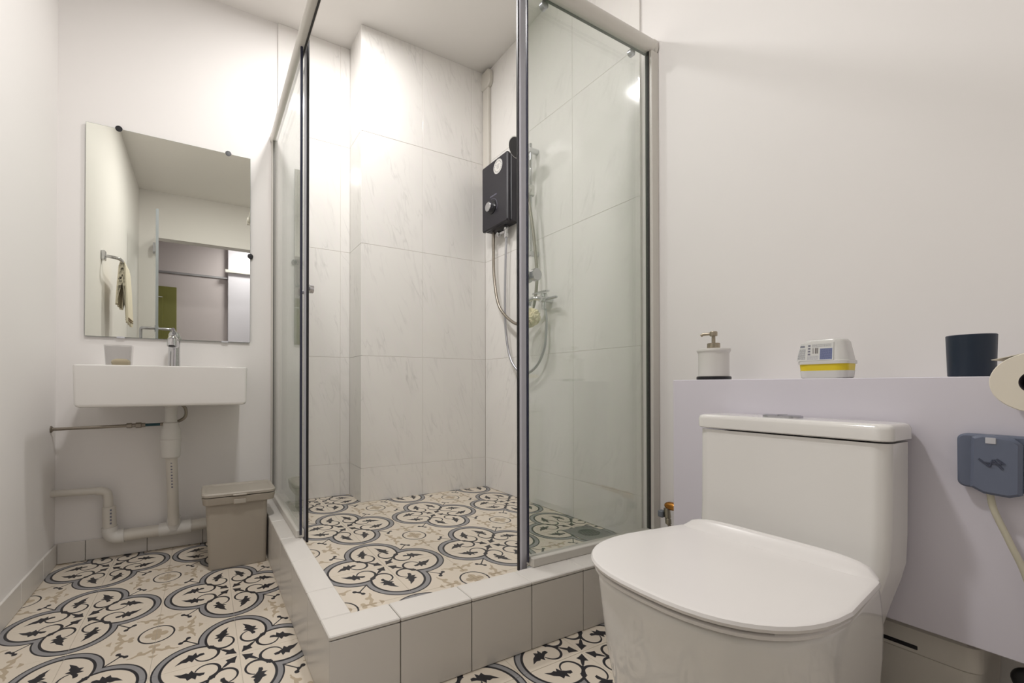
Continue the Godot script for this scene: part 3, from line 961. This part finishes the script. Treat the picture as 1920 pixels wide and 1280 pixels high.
func pipes() -> void:
	# waste trap and drain run
	var zc := 0.13
	var t := thing("waste_pipe", "white plastic waste trap and cream pipe run under the washbasin", "pipe", Vector3(0.40, 0, zc))
	var tp := MB.new()
	tp.lathe(Vector3(0.398, 0.535, zc), Vector3.UP, [Vector2(0.022, 0), Vector2(0.022, 0.075), Vector2(0.026, 0.078), Vector2(0.026, 0.088)], 24)
	part("tailpiece", tp, M.white_plastic, t)
	var cu := MB.new()
	cu.lathe(Vector3(0.398, 0.405, zc), Vector3.UP, [Vector2(0.028, 0), Vector2(0.034, 0.006), Vector2(0.037, 0.06), Vector2(0.0385, 0.066), Vector2(0.0385, 0.075), Vector2(0.036, 0.078), Vector2(0.035, 0.115), Vector2(0.029, 0.126), Vector2(0.028, 0.142), Vector2(0.023, 0.145)], 28)
	part("trap_cup", cu, M.white_plastic, t)
	var dp := MB.new()
	dp.tube([Vector3(0.400, 0.41, zc), Vector3(0.406, 0.12, 0.07)], 0.0215, 20)
	var dpp := part("downpipe", dp, M.pvc, t)
	for k in 9:
		var y := 0.385 - k * 0.0125
		var c := Vector3(0.400 + (0.41 - y) * 0.02, y, zc + 0.0212 - (0.41 - y) * 0.205)
		part("pipe_print", mbox(c - Vector3(0.003, 0.0035 if k % 3 else 0.002, 0.001), c + Vector3(0.003, 0.0035, 0.0008)), M.print_grey, dpp)
	var r := t
	var z := 0.05
	var a := MB.new()
	a.tube([Vector3(0.20, 0.092, z), Vector3(0.73, 0.102, z)], 0.023, 20)
	part("horizontal_pipe", a, M.pvc, r)
	var tee := MB.new()
	tee.tube([Vector3(0.352, 0.0955, z), Vector3(0.470, 0.0975, z)], 0.0275, 20)
	tee.tube([Vector3(0.406, 0.10, z + 0.005), Vector3(0.406, 0.145, z + 0.015)], 0.027, 20)
	part("tee", tee, M.white_plastic, r)
	var el := MB.new()
	el.tube(smooth_path([Vector3(0.232, 0.0925, z), Vector3(0.205, 0.093, z), Vector3(0.187, 0.108, z), Vector3(0.183, 0.135, z)], 5), 0.0275, 18)
	part("elbow", el, M.white_plastic, r)
	var ri := MB.new()
	ri.tube([Vector3(0.183, 0.12, z), Vector3(0.181, 0.215, z)], 0.0235, 20)
	var rip := part("riser", ri, M.pvc, r)
	for k in 5:
		var c := Vector3(0.190, 0.205 - k * 0.013, z + 0.0226)
		part("pipe_print", mbox(c - Vector3(0.003, 0.0035, 0.001), c + Vector3(0.003, 0.0035, 0.0008)), M.print_grey, rip)
	var thn := MB.new()
	thn.tube(smooth_path([Vector3(0.178, 0.21, z), Vector3(0.177, 0.255, z), Vector3(0.168, 0.275, z), Vector3(0.14, 0.282, z)], 5), 0.0165, 16)
	part("small_elbow", thn, M.pvc, r)
	var sp := MB.new()
	sp.tube([Vector3(0.145, 0.282, z), Vector3(0.0, 0.286, z)], 0.0135, 16)
	part("small_pipe", sp, M.pvc, r)
	# cold-water supply
	var s := thing("water_supply_pipe", "thin steel water pipe with a screw joint under the washbasin", "pipe", Vector3(0.2, 0.53, 0.06))
	var st := MB.new()
	st.tube([Vector3(0.0, 0.532, 0.06), Vector3(0.245, 0.536, 0.06)], 0.0062, 12)
	part("steel_pipe", st, M.steel, s)
	var ro := MB.new()
	ro.lathe(Vector3(0.0, 0.532, 0.06), Vector3.RIGHT, [Vector2(0.013, 0), Vector2(0.013, 0.003), Vector2(0.009, 0.007)], 16)
	part("wall_rose", ro, M.steel, s)
	var jn := MB.new()
	jn.lathe(Vector3(0.238, 0.536, 0.06), Vector3.RIGHT, [Vector2(0.009, 0), Vector2(0.0105, 0.002), Vector2(0.0105, 0.018), Vector2(0.008, 0.020), Vector2(0.008, 0.030), Vector2(0.0115, 0.032), Vector2(0.0115, 0.050), Vector2(0.009, 0.053), Vector2(0.0085, 0.065)], 6)
	part("screw_joint", jn, M.steel, s, 20.0)
	var bl := MB.new()
	bl.tube([Vector3(0.302, 0.536, 0.06), Vector3(0.36, 0.537, 0.06)], 0.006, 12)
	part("teal_sleeve", bl, M.blue_plastic, s)
	var hs := MB.new()
	hs.tube(smooth_path([Vector3(0.355, 0.537, 0.06), Vector3(0.41, 0.543, 0.062), Vector3(0.445, 0.565, 0.066), Vector3(0.447, 0.6, 0.07), Vector3(0.43, 0.621, 0.075)], 7), 0.0065, 12)
	part("braided_hose", hs, M.steel, s)

func mirror_thing() -> void:
	var x0 := 0.091
	var x1 := 0.7067
	var y0 := 0.897
	var y1 := 1.757
	var t := thing("wall_mirror", "tall frameless mirror clipped to the wall above the washbasin", "mirror", Vector3((x0 + x1) / 2, y0, 0))
	part("backing", mbox(Vector3(x0, y0, 0.006), Vector3(x1, y1, 0.0098)), M.mirror_edge, t)
	part("mirror_glass", mbox(Vector3(x0 + 0.0008, y0 + 0.0008, 0.0098), Vector3(x1 - 0.0008, y1 - 0.0008, 0.0105)), M.mirror, t)
	for c in [Vector3(0.20, y1, 0), Vector3(0.612, y1, 0), Vector3(x1, 1.30, 0)]:
		var k := MB.new()
		k.lathe(c + Vector3(0, 0, 0.0005), Vector3.BACK, [Vector2(0.013, 0), Vector2(0.013, 0.0095), Vector2(0.012, 0.0102)], 18)
		part("clip", k, M.black, t)
	for x in [0.21, 0.60]:
		part("bottom_clip", mbox(Vector3(x - 0.014, y0 - 0.004, 0.0005), Vector3(x + 0.014, y0 + 0.003, 0.0125), 0.001), M.clear_seal, t)

func bin_thing() -> void:
	var t := thing("waste_bin", "beige grey plastic bin with a flat lid standing beside the curb", "bin", Vector3(0.63, 0, 0.28))
	var b := MB.new()
	var rings := []
	for r in [[0.001, 0.536, 0.738, 0.225, 0.343, 0.012], [0.006, 0.534, 0.740, 0.223, 0.345, 0.015], [0.12, 0.529, 0.741, 0.219, 0.352, 0.015], [0.252, 0.523, 0.742, 0.214, 0.360, 0.015]]:
		rings.append(ring_xz(rrect((r[1] + r[2]) / 2, (r[3] + r[4]) / 2, (r[2] - r[1]) / 2, (r[4] - r[3]) / 2, r[5], 5), r[0]))
	b.loft(rings)
	part("body", b, M.bin, t, 40.0)
	var rim := MB.new()
	rings = []
	for r in [[0.252, 0.002], [0.254, 0.0], [0.278, -0.004], [0.279, -0.002]]:
		rings.append(ring_xz(rrect(0.640, 0.290, 0.126 - r[1], 0.084 - r[1], 0.022, 6), r[0]))
	rim.loft(rings)
	var rm := part("rim", rim, M.bin, t, 40.0)
	part("latch", mbox(Vector3(0.618, 0.250, 0.372), Vector3(0.662, 0.268, 0.3775), 0.002), M.bin_lid, rm)
	var ld := MB.new()
	rings = []
	for r in [[0.2815, 0.004], [0.283, 0.001], [0.291, 0.0], [0.2955, 0.003], [0.2965, 0.007], [0.2955, 0.013], [0.291, 0.018]]:
		rings.append(ring_xz(rrect(0.640, 0.290, 0.131 - r[1], 0.089 - r[1], 0.024, 6), r[0]))
	ld.loft(rings)
	var l := part("lid", ld, M.bin_lid, t, 40.0)
	part("finger_tab", mbox(Vector3(0.615, 0.2815, 0.374), Vector3(0.665, 0.288, 0.383), 0.002), M.bin_lid, l)

func heater_and_hoses() -> void:
	var xw := W - 0.008
	# electric shower heater
	var t := thing("shower_heater", "black electric water heater on the marble shower wall", "heater", Vector3(xw, 1.515, 0.37))
	var b := MB.new()
	b.prism(rrect(0.372, 1.684, 0.104, 0.170, 0.008, 4), Vector3.ZERO, Vector3.BACK, Vector3.UP, -xw, -1.862, 0.004)
	part("back_case", b, M.heater, t)
	var fc := MB.new()
	fc.prism(rrect(0.369, 1.684, 0.106, 0.172, 0.010, 4), Vector3.ZERO, Vector3.BACK, Vector3.UP, -1.860, -1.839, 0.005)
	part("front_cover", fc, M.heater, t)
	var bz := MB.new()
	bz.lathe(Vector3(1.8395, 1.618, 0.352), Vector3.LEFT, [Vector2(0.034, 0), Vector2(0.033, 0.004), Vector2(0.027, 0.005)], 28)
	var d := part("dial_ring", bz, M.black, t)
	var kb := MB.new()
	kb.lathe(Vector3(1.836, 1.618, 0.349), Vector3.LEFT, [Vector2(0.024, 0), Vector2(0.0235, 0.022), Vector2(0.021, 0.024)], 26)
	part("dial_knob", kb, M.chrome, d)
	var tk := MB.new()
	var arc := []
	for k in 15:
		var a := -0.5 + k * 0.16
		arc.append(Vector3(1.8388, 1.618 + sin(a) * 0.043, 0.352 + cos(a) * 0.043))
	tk.tube(arc, 0.0011, 6)
	part("dial_scale", tk, M.print_grey, t)
	var sk := MB.new()
	sk.lathe(Vector3(1.8386, 1.808, 0.402), Vector3.LEFT, [Vector2(0.036, 0), Vector2(0.036, 0.0008)], 30)
	sk.planar(Vector3(0, 0, 1) / 0.074, Vector3(0, -1, 0) / 0.074, 1.0, Vector2(0.5 - 0.402 / 0.074, 0.5 + 1.808 / 0.074))
	part("round_sticker", sk, M.sticker, t)
	for k in 9:
		part("lettering", mbox(Vector3(1.8384, 1.672, 0.336 + k * 0.0062), Vector3(1.8392, 1.678 + (0.001 if k % 2 else 0.0), 0.3405 + k * 0.0062)), M.print_grey, t)
	var vb := MB.new()
	vb.lathe(Vector3(1.885, 1.512, 0.41), Vector3.DOWN, [Vector2(0.014, 0), Vector2(0.014, 0.02), Vector2(0.010, 0.022), Vector2(0.010, 0.04), Vector2(0.013, 0.042), Vector2(0.013, 0.06), Vector2(0.008, 0.062)], 16)
	vb.tube([Vector3(1.885, 1.488, 0.41), Vector3(1.885, 1.488, 0.362)], 0.009, 12)
	vb.lathe(Vector3(1.885, 1.488, 0.362), Vector3.FORWARD, [Vector2(0.012, 0), Vector2(0.016, 0.004), Vector2(0.016, 0.016), Vector2(0.012, 0.018)], 8)
	part("stop_valve", vb, M.chrome, t)
	# conduit from the ceiling down to the heater
	var c := thing("cable_conduit", "cream plastic cable conduit from the ceiling to the black heater", "conduit", Vector3(xw, 2.3, 0.205))
	part("duct", mbox(Vector3(xw - 0.02, 1.80, 0.188), Vector3(xw, 2.37, 0.240), 0.003), M.pvc, c)
	var cp := MB.new()
	cp.prism(rrect(0.215, 2.385, 0.045, 0.05, 0.03, 6), Vector3.ZERO, Vector3.BACK, Vector3.UP, -xw, -xw + 0.026, 0.004)
	part("end_boss", cp, M.pvc, c)
	# sliding bar with hand shower
	var xb := 1.875
	var r := thing("shower_riser_bar", "chrome shower riser bar with wall brackets behind the glass", "shower bar", Vector3(xw, 1.3, 0.60))
	var br := MB.new()
	br.tube([Vector3(xb, 1.30, 0.60), Vector3(xb, 1.83, 0.60)], 0.009, 16)
	part("bar", br, M.chrome, r)
	for y in [1.315, 1.80]:
		var bk := MB.new()
		bk.tube([Vector3(xw, y, 0.60), Vector3(xb - 0.012, y, 0.60)], 0.013, 14)
		part("bracket", bk, M.chrome, r)
	var sl := MB.new()
	sl.lathe(Vector3(xb, 1.585, 0.60), Vector3.UP, [Vector2(0.018, 0), Vector2(0.018, 0.045)], 16)
	sl.lathe(Vector3(xb - 0.012, 1.61, 0.606), Vector3(-1, 0.15, 0.2), [Vector2(0.014, 0), Vector2(0.014, 0.035)], 14)
	part("slider", sl, M.white_plastic, r)
	var hsn := thing("hand_shower", "black-faced hand shower hanging in the slider of the riser bar", "shower head", Vector3(1.84, 1.6, 0.60))
	var hd := MB.new()
	hd.tube(smooth_path([Vector3(1.842, 1.585, 0.612), Vector3(1.836, 1.66, 0.610), Vector3(1.826, 1.74, 0.610), Vector3(1.808, 1.792, 0.612)], 6), 0.0125, 14, 0.016)
	part("handle", hd, M.white_plastic, hsn)
	var hh := MB.new()
	hh.lathe(Vector3(1.80, 1.797, 0.612), Vector3(-0.62, -0.42, -0.12), [Vector2(0.018, -0.012), Vector2(0.045, 0.0), Vector2(0.050, 0.010), Vector2(0.050, 0.020)], 26)
	var hp := part("head", hh, M.white_plastic, hsn)
	var fp := MB.new()
	fp.lathe(Vector3(1.80, 1.797, 0.612) + Vector3(-0.62, -0.42, -0.12).normalized() * 0.0202, Vector3(-0.62, -0.42, -0.12), [Vector2(0.046, 0), Vector2(0.045, 0.003)], 26)
	part("face_plate", fp, M.black, hp)
	# hoses
	var h1 := MB.new()
	h1.tube(smooth_path([Vector3(1.885, 1.511, 0.305), Vector3(1.885, 1.40, 0.303), Vector3(1.882, 1.27, 0.312), Vector3(1.875, 1.11, 0.362), Vector3(1.87, 1.01, 0.478), Vector3(1.868, 1.0, 0.56), Vector3(1.868, 1.06, 0.625), Vector3(1.868, 1.19, 0.650), Vector3(1.862, 1.36, 0.640), Vector3(1.852, 1.50, 0.625), Vector3(1.842, 1.59, 0.612)], 8), 0.0075, 12)
	single("shower_hose", h1, M.steel, "steel shower hose looping from the heater to the hand shower", "hose")
	var h2 := MB.new()
	h2.tube(smooth_path([Vector3(1.885, 1.452, 0.41), Vector3(1.885, 1.30, 0.402), Vector3(1.885, 1.10, 0.398), Vector3(1.885, 0.95, 0.408), Vector3(1.882, 0.82, 0.452), Vector3(1.88, 0.755, 0.54), Vector3(1.88, 0.785, 0.63), Vector3(1.88, 0.87, 0.685), Vector3(1.88, 0.98, 0.696), Vector3(1.88, 1.045, 0.69)], 8), 0.006, 12)
	single("supply_hose", h2, M.satin, "thin pale hose looping from the heater down to the shower tap", "hose")
	# shower tap
	var q := thing("shower_tap", "chrome shower tap on the marble wall behind the glass", "tap", Vector3(xw, 1.08, 0.69))
	var bd := MB.new()
	bd.tube([Vector3(xw, 1.085, 0.69), Vector3(1.85, 1.085, 0.69)], 0.014, 14)
	bd.lathe(Vector3(1.872, 1.05, 0.69), Vector3.UP, [Vector2(0.011, -0.01), Vector2(0.011, 0.02), Vector2(0.016, 0.022), Vector2(0.016, 0.055), Vector2(0.012, 0.06)], 16)
	part("body", bd, M.chrome, q)
	var lv := MB.new()
	lv.bounds(Vector3(1.86, 1.115, 0.625), Vector3(1.885, 1.123, 0.715), 0.003)
	part("lever", lv, M.chrome, q)
	var sp := MB.new()
	sp.tube(smooth_path([Vector3(1.86, 1.085, 0.69), Vector3(1.84, 1.09, 0.665), Vector3(1.835, 1.085, 0.64), Vector3(1.835, 1.062, 0.632)], 5), 0.010, 12)
	part("spout", sp, M.chrome, q)
	var ds := MB.new()
	ds.bounds(Vector3(1.868, 1.078, 0.70), Vector3(1.882, 1.088, 0.765), 0.003)
	part("soap_rest", ds, M.satin, q)
	# bath puff hanging from the spout: many ruffled lobes
	var pf := MB.new()
	var pc := Vector3(1.825, 1.005, 0.655)
	var nz := FastNoiseLite.new(); nz.seed = 2; nz.frequency = 14.0
	var rings := []
	for i in 25:
		var ph := PI * (i + 0.15) / 24.3
		var l := PackedVector3Array()
		for j in 40:
			var th := TAU * j / 40
			var dir := Vector3(sin(ph) * cos(th), cos(ph), sin(ph) * sin(th))
			var rr := 0.040 * (1.0 + 0.26 * nz.get_noise_3dv(dir * 0.18 + Vector3(3, 1, 2)) + 0.10 * sin(th * 9.0 + ph * 6.0))
			l.append(pc + dir * rr)
		rings.append(l)
	pf.loft(rings)
	var p := thing("bath_puff", "cream mesh bath puff hanging under the shower tap", "sponge", pc)
	part("ruffles", pf, M.puff, p, 30.0)
	var lp := MB.new()
	lp.tube(smooth_path([pc + Vector3(0.006, 0.035, 0), Vector3(1.838, 1.07, 0.65), Vector3(1.842, 1.099, 0.655), Vector3(1.832, 1.07, 0.662), pc + Vector3(0.006, 0.035, 0.006)], 5), 0.0014, 6)
	part("loop", lp, M.white_plastic, p)

func ledge_things() -> void:
	# soap dispenser
	var c := Vector3(1.80, LH, 1.437)
	var t := thing("soap_dispenser", "white soap dispenser with steel pump and black foot on the ledge", "soap dispenser", c)
	var ft := MB.new()
	ft.lathe(c, Vector3.UP, [Vector2(0.039, 0.0), Vector2(0.041, 0.002), Vector2(0.041, 0.008), Vector2(0.039, 0.010)], 36)
	part("foot", ft, M.black, t)
	var bd := MB.new()
	bd.lathe(c, Vector3.UP, [Vector2(0.0365, 0.010), Vector2(0.0365, 0.075), Vector2(0.0385, 0.078), Vector2(0.0405, 0.082), Vector2(0.0395, 0.087), Vector2(0.032, 0.0885)], 36)
	part("bottle", bd, M.white_plastic, t)
	var pm := MB.new()
	pm.lathe(c, Vector3.UP, [Vector2(0.0155, 0.088), Vector2(0.0155, 0.103), Vector2(0.014, 0.104), Vector2(0.0045, 0.1045), Vector2(0.0045, 0.126)], 22)
	pm.lathe(c, Vector3.UP, [Vector2(0.009, 0.124), Vector2(0.0095, 0.126), Vector2(0.0095, 0.135), Vector2(0.008, 0.137)], 18)
	pm.tube([c + Vector3(0, 0.131, 0), c + Vector3(-0.008, 0.1305, -0.024), c + Vector3(-0.009, 0.127, -0.029)], 0.0042, 10)
	part("pump", pm, M.pump, t)
	# air freshener: clear wrapper over a yellow gel dish
	c = Vector3(1.79, LH, 1.685)
	t = thing("air_freshener", "gel air freshener tub with printed wrapper and yellow band on the ledge", "air freshener", c)
	var ds := MB.new()
	var rings := []
	for r in [[0.0, 0.028, 0.038], [0.003, 0.030, 0.0415], [0.018, 0.031, 0.043]]:
		rings.append(ring_xz(rrect(c.x, c.z, r[1], r[2], 0.018, 6), c.y + r[0]))
	ds.loft(rings)
	part("dish", ds, M.clear_cup, t)
	var yb := MB.new()
	rings = []
	for r in [[0.018, 0.0305, 0.0425], [0.033, 0.031, 0.0435]]:
		rings.append(ring_xz(rrect(c.x, c.z, r[1], r[2], 0.018, 6), c.y + r[0]))
	yb.loft(rings)
	part("yellow_gel", yb, M.yellow, t)
	var lid := MB.new()
	rings = []
	for r in [[0.033, 0.033, 0.0455], [0.040, 0.033, 0.0455], [0.041, 0.031, 0.0435], [0.082, 0.0265, 0.0375], [0.088, 0.0235, 0.0335], [0.0895, 0.018, 0.028]]:
		rings.append(ring_xz(rrect(c.x, c.z, r[1], r[2], 0.017, 6), c.y + r[0]))
	lid.loft(rings)
	part("cover", lid, M.clear_cup, t)
	var lb := MB.new()
	var a := Vector3(c.x - 0.0322, c.y + 0.041, c.z)
	var b2 := Vector3(c.x - 0.0280, c.y + 0.081, c.z)
	lb.quad(a + Vector3(0, 0, -0.043), a + Vector3(0, 0, 0.022), b2 + Vector3(0.0, 0, 0.022), b2 + Vector3(0, 0, -0.036))
	lb.quad(a + Vector3(0.0022, 0, -0.043), b2 + Vector3(0.0022, 0, -0.036), b2 + Vector3(0.0022, 0, 0.022), a + Vector3(0.0022, 0, 0.022))
	lb.quad(a + Vector3(0, 0, -0.043), b2 + Vector3(0, 0, -0.036), b2 + Vector3(0.0022, 0, -0.036), a + Vector3(0.0022, 0, -0.043))
	lb.quad(a + Vector3(0, 0, 0.022), a + Vector3(0.0022, 0, 0.022), b2 + Vector3(0.0022, 0, 0.022), b2 + Vector3(0, 0, 0.022))
	lb.quad(b2 + Vector3(0, 0, -0.036), b2 + Vector3(0, 0, 0.022), b2 + Vector3(0.0022, 0, 0.022), b2 + Vector3(0.0022, 0, -0.036))
	lb.quad(a + Vector3(0, 0, -0.043), a + Vector3(0.0022, 0, -0.043), a + Vector3(0.0022, 0, 0.022), a + Vector3(0, 0, 0.022))
	lb.planar(Vector3(0, 0, 1) / 0.065, Vector3(0, -1, 0) / 0.040, 1.0, Vector2(-(c.z - 0.043) / 0.065, (c.y + 0.081) / 0.040))
	part("wrapper_label", lb, M.wrapper, t)
	# dark blue cup
	c = Vector3(1.80, LH, 1.889)
	t = thing("blue_cup", "dark navy blue cylindrical cup on the ledge behind the toilet paper", "cup", c)
	var cu := MB.new()
	cu.lathe(c, Vector3.UP, [Vector2(0.026, 0), Vector2(0.0285, 0.002), Vector2(0.0305, 0.078), Vector2(0.0295, 0.079), Vector2(0.0285, 0.078), Vector2(0.0265, 0.006)], 36)
	part("body", cu, M.navy, t)
	# toilet roll on a peg that stands out of the ledge
	c = Vector3(1.63, 0.703, 1.984)
	var h := thing("paper_holder", "short chrome peg holding the toilet roll on the lilac ledge", "paper holder", Vector3(LX, c.y, c.z))
	var pg := MB.new()
	pg.lathe(Vector3(LX, c.y, c.z), Vector3.LEFT, [Vector2(0.0245, 0), Vector2(0.0245, 0.006), Vector2(0.008, 0.007), Vector2(0.008, 0.078)], 18)
	part("peg", pg, M.satin, h)
	var r := thing("toilet_roll", "roll of white toilet paper with a loose end at the right edge", "toilet paper", c)
	var ro := MB.new()
	ro.lathe(Vector3(1.706, c.y, c.z), Vector3.LEFT, [Vector2(0.019, 0), Vector2(0.0455, 0), Vector2(0.0465, 0.001), Vector2(0.0465, 0.075), Vector2(0.0455, 0.076), Vector2(0.019, 0.076), Vector2(0.019, 0.0)], 48, false, false)
	part("paper", ro, M.paper, r)
	var co := MB.new()
	co.lathe(Vector3(1.706, c.y, c.z), Vector3.LEFT, [Vector2(0.0178, 0.001), Vector2(0.0189, 0.001), Vector2(0.0189, 0.0745), Vector2(0.0178, 0.0745), Vector2(0.0178, 0.001)], 36, false, false)
	part("core", co, M.card, r)
	var fl := MB.new()
	var pts := PackedVector2Array()
	for k in 7:
		var a2 := PI * (0.62 + 0.04 * k)
		pts.append(Vector2(cos(a2), sin(a2)) * 0.0472)
	var tip := Vector2(-0.0445, 0.036)
	pts = PackedVector2Array([Vector2(-0.008, 0.0463), Vector2(-0.022, 0.0425), tip, Vector2(-0.0435, 0.0352), Vector2(-0.022, 0.0415), Vector2(-0.008, 0.0455)])
	fl.prism(pts, Vector3(0, c.y, c.z), Vector3.BACK, Vector3.UP, -1.705, -1.631)
	part("loose_end", fl, M.paper, r)

func wall_things() -> void:
	# outdoor-type socket with a hinged cover, on the ledge front
	var t := thing("socket_outlet", "grey blue covered power socket on the lilac ledge", "socket", Vector3(LX, 0.56, 1.93))
	var bs := MB.new()
	bs.prism(rrect(1.938, 0.569, 0.046, 0.046, 0.010, 5), Vector3.ZERO, Vector3.BACK, Vector3.UP, -LX, -LX + 0.022, 0.003)
	part("base", bs, M.socket, t)
	var cv := MB.new()
	cv.prism(PackedVector2Array([Vector2(1.904, 0.523), Vector2(1.918, 0.514), Vector2(1.944, 0.512), Vector2(1.956, 0.518), Vector2(1.957, 0.600), Vector2(1.948, 0.609), Vector2(1.918, 0.613), Vector2(1.906, 0.608)]), Vector3(0, 0.003, 0.004), Vector3.BACK, Vector3.UP, -LX + 0.022, -LX + 0.036, 0.004)
	var c := part("flap", cv, M.socket, t)
	part("window", mbox(Vector3(LX - 0.0372, 0.6015, 1.925), Vector3(LX - 0.0355, 0.6115, 1.936), 0.0005), M.clear_seal, c)
	var em := MB.new()
	for s in [[Vector2(1.914, 0.572), Vector2(1.925, 0.560)], [Vector2(1.925, 0.560), Vector2(1.929, 0.572)], [Vector2(1.929, 0.572), Vector2(1.938, 0.558)], [Vector2(1.919, 0.567), Vector2(1.937, 0.566)], [Vector2(1.932, 0.574), Vector2(1.940, 0.566)]]:
		em.tube([Vector3(LX - 0.0362, s[0].y + 0.003, s[0].x + 0.004), Vector3(LX - 0.0362, s[1].y + 0.003, s[1].x + 0.004)], 0.0016, 6)
	part("emblem", em, M.socket_dark, c)
	var cb := MB.new()
	cb.tube(smooth_path([Vector3(LX - 0.018, 0.522, 1.926), Vector3(LX - 0.018, 0.49, 1.930), Vector3(LX - 0.016, 0.44, 1.945), Vector3(LX - 0.014, 0.38, 1.962), Vector3(LX - 0.014, 0.28, 1.975), Vector3(LX - 0.014, 0.10, 1.98), Vector3(LX - 0.02, 0.006, 2.0), Vector3(LX - 0.02, 0.006, 2.2)], 7), 0.0042, 10)
	single("power_cable", cb, M.cable, "pale cable hanging out of the grey socket", "cable")
	# storage box pushed under the ledge
	var b := thing("storage_box", "white plastic storage box with a dark slot under the ledge", "box", Vector3(1.83, 0, 1.79))
	var bx := MB.new()
	var rings := []
	for r in [[0.001, 0.074, 0.118], [0.01, 0.078, 0.122], [0.175, 0.084, 0.128]]:
		rings.append(ring_xz(rrect(1.838, 1.775, r[1], r[2], 0.02, 5), r[0]))
	bx.loft(rings)
	part("body", bx, M.pvc, b)
	var bl := MB.new()
	rings = []
	for r in [[0.176, 0.085, 0.129], [0.179, 0.087, 0.131], [0.222, 0.087, 0.131], [0.226, 0.083, 0.127]]:
		rings.append(ring_xz(rrect(1.838, 1.775, r[1], r[2], 0.02, 5), r[0]))
	bl.loft(rings)
	part("lid", bl, M.pvc, b)
	part("slot", mbox(Vector3(1.7495, 0.184, 1.752), Vector3(1.753, 0.192, 1.83), 0.001), M.seal, b)
	var k := MB.new()
	k.tube(smooth_path([Vector3(1.79, 0.05, 1.955), Vector3(1.785, 0.15, 1.95), Vector3(1.785, 0.19, 1.94), Vector3(1.79, 0.20, 1.96), Vector3(1.80, 0.19, 2.02), Vector3(1.81, 0.02, 2.06)], 7), 0.009, 12)
	single("black_hose", k, M.black, "short black hose under the right end of the ledge", "hose")
	# angle valve feeding the cistern
	var v := thing("angle_valve", "brass and grey angle valve on the wall beside the ledge", "valve", Vector3(1.88, 0.28, 1.25))
	var n1 := MB.new()
	n1.tube([Vector3(1.885, 0.309, 1.372), Vector3(1.882, 0.304, 1.262)], 0.008, 12)
	n1.lathe(Vector3(1.88, 0.303, 1.262), Vector3(0, -0.05, -1), [Vector2(0.009, -0.02), Vector2(0.0135, -0.012), Vector2(0.0135, 0.006), Vector2(0.011, 0.014), Vector2(0.007, 0.019)], 14)
	part("brass_fitting", n1, M.brass, v)
	var n2 := MB.new()
	n2.lathe(Vector3(1.875, 0.295, 1.250), Vector3(0, -1, 0.12), [Vector2(0.009, 0), Vector2(0.0095, 0.006), Vector2(0.0095, 0.030), Vector2(0.007, 0.033), Vector2(0.009, 0.036), Vector2(0.009, 0.050), Vector2(0.005, 0.054)], 12)
	part("body", n2, M.valve, v)
	var n3 := MB.new()
	n3.bounds(Vector3(1.862, 0.262, 1.226), Vector3(1.884, 0.284, 1.244), 0.003)
	part("handle", n3, M.grey_handle, v)
	var n4 := MB.new()
	n4.tube(smooth_path([Vector3(1.875, 0.245, 1.257), Vector3(1.872, 0.20, 1.28), Vector3(1.85, 0.16, 1.36), Vector3(1.80, 0.15, 1.46), Vector3(1.76, 0.17, 1.53)], 6), 0.005, 10)
	part("flexible_hose", n4, M.steel, v)
	# towel holder and towel on the left wall, seen in the mirror
	var h := thing("towel_rail", "chrome towel rail on the left wall, seen in the mirror", "towel rail", Vector3(0, 1.43, 0.83))
	var rs := MB.new()
	rs.bounds(Vector3(0, 1.405, 0.815), Vector3(0.02, 1.46, 0.855), 0.004)
	part("wall_plate", rs, M.chrome, h)
	var rl := MB.new()
	rl.tube(smooth_path([Vector3(0.015, 1.432, 0.835), Vector3(0.062, 1.428, 0.84), Vector3(0.085, 1.425, 0.862), Vector3(0.088, 1.42, 0.92), Vector3(0.088, 1.415, 1.12)], 6), 0.009, 12)
	part("bar", rl, M.chrome, h)
	var tw := MB.new()
	rings = []
	for i in 23:
		var z := 0.90 + 0.19 * i / 22.0
		var sway := 0.004 * sin(i * 0.9) + 0.003 * sin(i * 2.1)
		var l := PackedVector3Array()
		var out := [Vector2(0.055 + sway, 1.18), Vector2(0.062, 1.30), Vector2(0.070, 1.40), Vector2(0.078, 1.428), Vector2(0.088, 1.434), Vector2(0.098, 1.428), Vector2(0.104, 1.40), Vector2(0.108 + sway * 0.5, 1.30), Vector2(0.112 + sway, 1.16), Vector2(0.113 + sway, 1.075)]
		var th := 0.006
		for p in out:
			l.append(Vector3(p.x, p.y - (z - 0.9) * 0.06, z))
		for j in range(out.size() - 1, -1, -1):
			var q: Vector2 = out[j]
			var inw := q.lerp(Vector2(0.0865, 1.40 if q.y > 1.40 else q.y), clampf(th / maxf(0.001, q.distance_to(Vector2(0.0865, 1.40 if q.y > 1.40 else q.y))), 0.0, 0.9))
			l.append(Vector3(inw.x, inw.y - (z - 0.9) * 0.06, z))
		rings.append(l)
	tw.loft(rings)
	var tn := thing("hand_towel", "cream hand towel hanging over the towel rail, seen in the mirror", "towel", Vector3(0.088, 1.4, 1.0))
	part("cloth", tw, M.towel, tn, 60.0)
	for dy in [0.006, 0.018]:
		part("woven_band", mbox(Vector3(0.103, 1.078 + dy, 0.905), Vector3(0.1215, 1.081 + dy, 1.085)), M.towel_band, tn)
